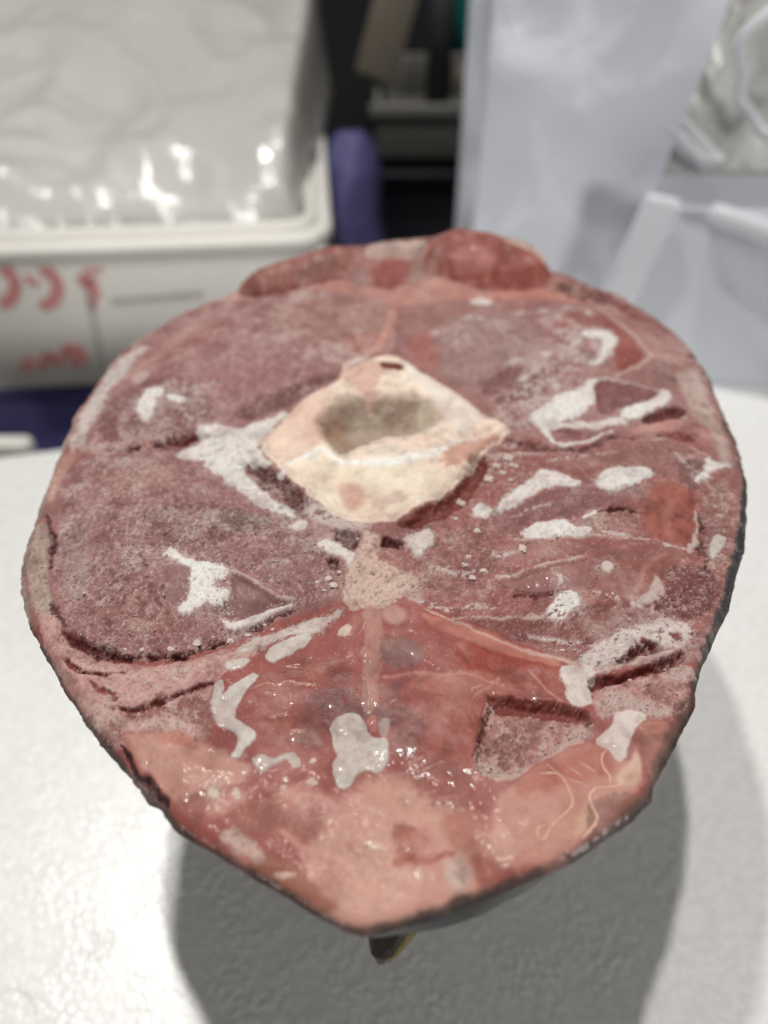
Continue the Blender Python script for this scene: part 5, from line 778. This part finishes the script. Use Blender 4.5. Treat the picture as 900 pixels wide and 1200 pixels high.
TAPE=[(0.2068, -0.0638), (0.2094, -0.0961), (0.2137, -0.1423)]
SCUFF=[(0.1902, -0.0709), (0.1543, -0.0693), (0.1124, -0.0672)]


stroke('tape_edge',TAPE,.005,DG); stroke('scuff',SCUFF,.006,DG)
# ------------------------------------------------------------------ crumpled plastic
def film(name,c,rough,alpha,trl=.35,bump=.5):
    m,nt,b,N,Lk=nodes(name)
    b.inputs['Base Color'].default_value=lin(c); b.inputs['Roughness'].default_value=rough; b.inputs['Specular IOR Level'].default_value=.6; b.inputs['Alpha'].default_value=alpha
    tc=N('ShaderNodeTexCoord'); n=N('ShaderNodeTexNoise'); n.inputs['Scale'].default_value=60; n.inputs['Detail'].default_value=3; n.inputs['Distortion'].default_value=1
    Lk(tc.outputs['Object'],n.inputs['Vector']); bp=N('ShaderNodeBump'); bp.inputs['Strength'].default_value=bump; bp.inputs['Distance'].default_value=.004
    Lk(n.outputs['Fac'],bp.inputs['Height']); Lk(bp.outputs[0],b.inputs['Normal'])
    tr=N('ShaderNodeBsdfTranslucent'); tr.inputs[0].default_value=lin(c); mx=N('ShaderNodeMixShader'); mx.inputs[0].default_value=trl
    Lk(b.outputs[0],mx.inputs[1]); Lk(tr.outputs[0],mx.inputs[2]); Lk(mx.outputs[0],nt.nodes['Material Output'].inputs['Surface'])
    return m
def ridged(p,s):
    v=0;a=1;f=s
    for i in range(3):
        v+=a*(1-abs(mnoise.noise(p*f+Vector((i*7.3,3.1,1.7))))*2); a*=.5; f*=2.1
    return v/1.75
def sheet(name,corn,m,parent,amp=.008,scale=14,nu=50,nv=50,th=.0006,bow=0,zfun=None,seed=0):
    c=[Vector(q) for q in corn]; nrm=(c[1]-c[0]).cross(c[3]-c[0]).normalized(); bm=bmesh.new(); gr=[]
    for j in range(nv+1):
        row=[]
        for i in range(nu+1):
            u,v=i/nu,j/nv; p=(c[0]*(1-u)+c[1]*u)*(1-v)+(c[3]*(1-u)+c[2]*u)*v
            d=amp*(ridged(p+Vector((seed,seed*2,0)),scale)-.4)+bow*math.sin(math.pi*u)
            if zfun: d+=zfun(u,v)
            row.append(bm.verts.new(p+nrm*d))
        gr.append(row)
    for j in range(nv):
        for i in range(nu): bm.faces.new((gr[j][i],gr[j][i+1],gr[j+1][i+1],gr[j+1][i]))
    ob=bm_obj(name,bm,m,parent)
    md=ob.modifiers.new('thickness','SOLIDIFY'); md.thickness=th
    return ob
def lump(name,loc,rad,m,parent=None,sub=3,amp=.35,f=1.4,seed=0,smooth=True):
    bm=bmesh.new(); bmesh.ops.create_icosphere(bm,subdivisions=sub,radius=1)
    for v in bm.verts:
        k=1+amp*mnoise.noise(v.co*f+Vector((seed,0,seed)))+amp*.5*(ridged(v.co+Vector((seed,0,0)),f*1.2)-.5)
        v.co=Vector(loc)+Vector((v.co.x*rad[0],v.co.y*rad[1],v.co.z*rad[2]))*k
    return bm_obj(name,bm,m,parent,smooth)
BAG=film('clear_bag_film',(228,225,219),.18,.84,.2,.35)
bagp=empty('plastic_bag',(-.25,.6,-.13)); tag(bagp,'crumpled clear plastic bag filling the open foam box','plastic bag')
def bz(u,v):
    e=min(1,(1-u)*22,v*9); e=e*e*(3-2*e)
    return .002+.018*e+.115*(v**1.15)*e+.010*math.sin(u*6+v*5)*e+.016*math.exp(-((u-.66)/.08)**2-((v-.2)/.10)**2)
cs=[MB@Vector(q) for q in ((W_-.03,.026,-.03),(.026,.026,-.03),(-.015,D_-.03,-.03),(W_-.03,D_-.03,-.03))]
sheet('bag_film',cs,BAG,bagp,.034,5,110,100,.0005,0,bz,3)
ICEB=mat('frozen_content',(176,174,170),.6,40,.25,.4,120)
fd=empty('frozen_fish_pack',(-.22,.6,-.12)); tag(fd,'pale grey frozen goods under the clear bag in the foam box','frozen goods')
for k,(a_,b_,r_) in enumerate(((.10,.10,.07),(.25,.12,.08),(.38,.12,.07),(.12,.28,.08),(.28,.3,.09),(.40,.3,.06))):
    p=MB@Vector((a_,b_,-.085)); lump('frozen_lump',p,(r_,r_*.9,.045+.012*(b_>.2)),ICEB,fd,3,.25,1.3,k*3.1)
# ------------------------------------------------------------------ things below and behind
PUR=mat('purple_plastic',(74,70,120),.45,60,.15); NAVY=mat('dark_navy_plastic',(14,15,24),.5); GREY=mat('grey_plastic',(122,120,114),.5,50,.1)
gm=mat('dark_floor',(28,28,34),.6,12,.4,.3,40)
bm=bmesh.new(); box_bm(bm,(-6,-4,-.42),(6,8,-.40)); tag(bm_obj('ground',bm,gm,None,False),kind='structure')
def tub(name,lo,hi,t,m,label,cat,flare=.0):
    r=empty(name,((lo[0]+hi[0])/2,(lo[1]+hi[1])/2,lo[2])); tag(r,label,cat)
    for nm,a,c in (('front_wall',(lo[0],lo[1],lo[2]),(hi[0],lo[1]+t,hi[2])),('back_wall',(lo[0],hi[1]-t,lo[2]),(hi[0],hi[1],hi[2])),('side_wall',(lo[0],lo[1]+t,lo[2]),(lo[0]+t,hi[1]-t,hi[2]-.001)),('side_wall',(hi[0]-t,lo[1]+t,lo[2]),(hi[0],hi[1]-t,hi[2]-.001)),('bottom',(lo[0]+t,lo[1]+t,lo[2]),(hi[0]-t,hi[1]-t,lo[2]+t))):
        bm=bmesh.new(); box_bm(bm,a,c,.002,2); bmesh.ops.recalc_face_normals(bm,faces=bm.faces); bm_obj(nm,bm,m,r)
    for (a,c) in (((lo[0]-.006,lo[1]-.008,hi[2]-.014),(hi[0]+.006,lo[1]-.0005,hi[2]+.002)),):
        bm=bmesh.new(); box_bm(bm,a,c,.002,2); bmesh.ops.recalc_face_normals(bm,faces=bm.faces); bm_obj('rim',bm,m,r)
    return r
tub('purple_crate',(-.62,.425,-.40),(-.045,.80,-.163),.012,PUR,'purple plastic crate standing under the white foam box','crate')
# white foam scrap left of the lid
bm=bmesh.new(); box_bm(bm,(-.42,.285,-.2),(-.275,.302,-.121),.006,4); bmesh.ops.recalc_face_normals(bm,faces=bm.faces)
bo=bm_obj('foam_block',bm,WB); tag(bo,'small rounded white foam block at the left edge beyond the lid','foam block')
# dark gap in the middle: purple cloth bag, black crate, grey tub and its contents
tub('black_crate',(-.03,.80,-.40),(.16,1.15,-.105),.012,NAVY,'black crate in the dark gap, carrying the grey tub','crate')
tub('grey_tub',(-.012,.84,-.1025),(.135,1.08,-.04),.008,GREY,'small grey tub with clutter, far back between box and plastic bin','tub')
PB=mat('purple_bag_cloth',(92,88,136),.55,40,.25,.5,90)
bg=lump('purple_bag',(-.040,.70,-.17),(.046,.05,.14),PB,None,4,.2,1.2,1.2); tag(bg,'crumpled purple-blue bag squeezed beside the foam box','bag')
BE=mat('beige_paper',(118,110,96),.7,30,.2); DK=mat('dark_post',(58,58,60),.6); TE=mat('teal_plastic',(10,92,88),.5,30,.2)
bm=bmesh.new(); box_bm(bm,(-.026,-.004,-.08),(.026,.004,.09),.002,2,Matrix.Translation((.012,.93,.045))@Matrix.Rotation(R(18),4,'Y')@Matrix.Rotation(R(-14),4,'X')); bmesh.ops.recalc_face_normals(bm,faces=bm.faces)
tag(bm_obj('cardboard_sheet',bm,BE),'leaning beige cardboard sheet standing in the grey tub','cardboard')
bm=bmesh.new(); bmesh.ops.create_cone(bm,segments=20,radius1=.017,radius2=.015,depth=.22,cap_ends=True,matrix=Matrix.Translation((.072,.95,.02))); tag(bm_obj('dark_post',bm,DK),'dark grey upright post rising from the grey tub','post')
tag(lump('teal_bundle',(.125,1.14,.03),(.04,.03,.11),TE,None,3,.3,1.4,8.8),'dark teal bundle at the top of the gap beside the plastic bin','bundle')
tag(lump('beige_bundle',(.105,.90,-.03),(.018,.02,.022),BE,None,3,.3,1.6,2.8),'small beige bundle sticking out of the grey tub','bundle')
BL=mat('dark_backcloth',(16,17,22),.8,8,.3)
bm=bmesh.new(); box_bm(bm,(-1.6,1.75,-.40),(1.6,1.78,1.0)); tag(bm_obj('dark_stall_panel',bm,BL,None,False),'dark stall panel closing off the view behind the clutter','panel')
# ------------------------------------------------------------------ translucent bin and film, right
TUBM=film('cloudy_plastic',(218,221,229),.36,1,.1,.2); TUBW=film('white_edge_and_glare',(236,238,242),.3,1,.3,.2)  # the white serves the film edge and the modelled glare pieces
tb=empty('plastic_bin',(.2,.36,-.12)); tag(tb,'cloudy translucent plastic bin standing right behind the tuna','plastic bin')
def wz(u,v): return .006*math.sin(u*5+.6+v*2)*(.4+v)-.012*(u**2)
sheet('wall',[(.058,.335,-.12),(.152,.318,-.12),(.205,.335,.24),(.066,.35,.24)],TUBM,tb,.020,5,60,60,.0015,0,wz,1)
sheet('wall',[(.1525,.3165,-.12),(.36,.27,-.12),(.42,.29,.05),(.176,.323,.05)],TUBM,tb,.004,6,50,40,.0015,0,None,5)
sheet('back_wall',[(.07,.56,-.12),(.55,.50,-.12),(.55,.52,.36),(.07,.58,.36)],TUBM,tb,.012,7,40,40,.0015,0,None,9)
bm=bmesh.new(); box_bm(bm,(-.011,-.006,-.12),(.013,.004,.062),.0045,3,Matrix.Translation((.163,.311,0))@Matrix.Rotation(R(12),4,'Y')); bmesh.ops.recalc_face_normals(bm,faces=bm.faces); bm_obj('corner_highlight',bm,TUBW,tb)  # highlight on the bin's rounded corner, modelled as a pale strip
bm=bmesh.new(); box_bm(bm,(0,-.007,-.007),(.22,.007,.006),.005,3,Matrix.Translation((.208,.312,.050))@Matrix.Rotation(R(-22),4,'Z')@Matrix.Rotation(R(10),4,'Y')); bmesh.ops.recalc_face_normals(bm,faces=bm.faces); bm_obj('rim',bm,TUBW,tb)  # pale bar added along the bin rim in place of glare
FB2=film('film_grey',(222,221,216),.24,.92,.2,.35)
fw=empty('plastic_wrap',(.25,.42,0)); tag(fw,'crumpled clear plastic wrap hanging over the bin at the upper right','plastic wrap')
sheet('wrap_sheet',[(.15,.352,.06),(.42,.34,.06),(.50,.38,.30),(.115,.37,.30)],FB2,fw,.014,5,70,60,.0006,0,None,2)
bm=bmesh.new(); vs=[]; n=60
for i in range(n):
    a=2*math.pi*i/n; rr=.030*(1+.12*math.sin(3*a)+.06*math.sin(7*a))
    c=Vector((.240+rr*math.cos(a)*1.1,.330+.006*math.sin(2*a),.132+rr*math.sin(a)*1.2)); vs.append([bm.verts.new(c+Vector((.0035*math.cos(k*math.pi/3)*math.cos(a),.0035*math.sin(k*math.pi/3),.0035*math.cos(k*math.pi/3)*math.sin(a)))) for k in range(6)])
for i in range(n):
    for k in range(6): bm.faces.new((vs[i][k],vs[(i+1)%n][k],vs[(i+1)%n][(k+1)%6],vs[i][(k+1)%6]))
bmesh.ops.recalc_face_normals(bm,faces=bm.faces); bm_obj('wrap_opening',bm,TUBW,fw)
sheet('wrap_highlight',[(.165,.352,.088),(.205,.345,.062),(.222,.345,.072),(.175,.352,.108)],TUBW,fw,.010,22,24,12,.0008,0,lambda u,v:.012*math.sin(math.pi*v)*math.sin(math.pi*u)**.5,4)  # soft highlight on the wrap, modelled as a white sheet
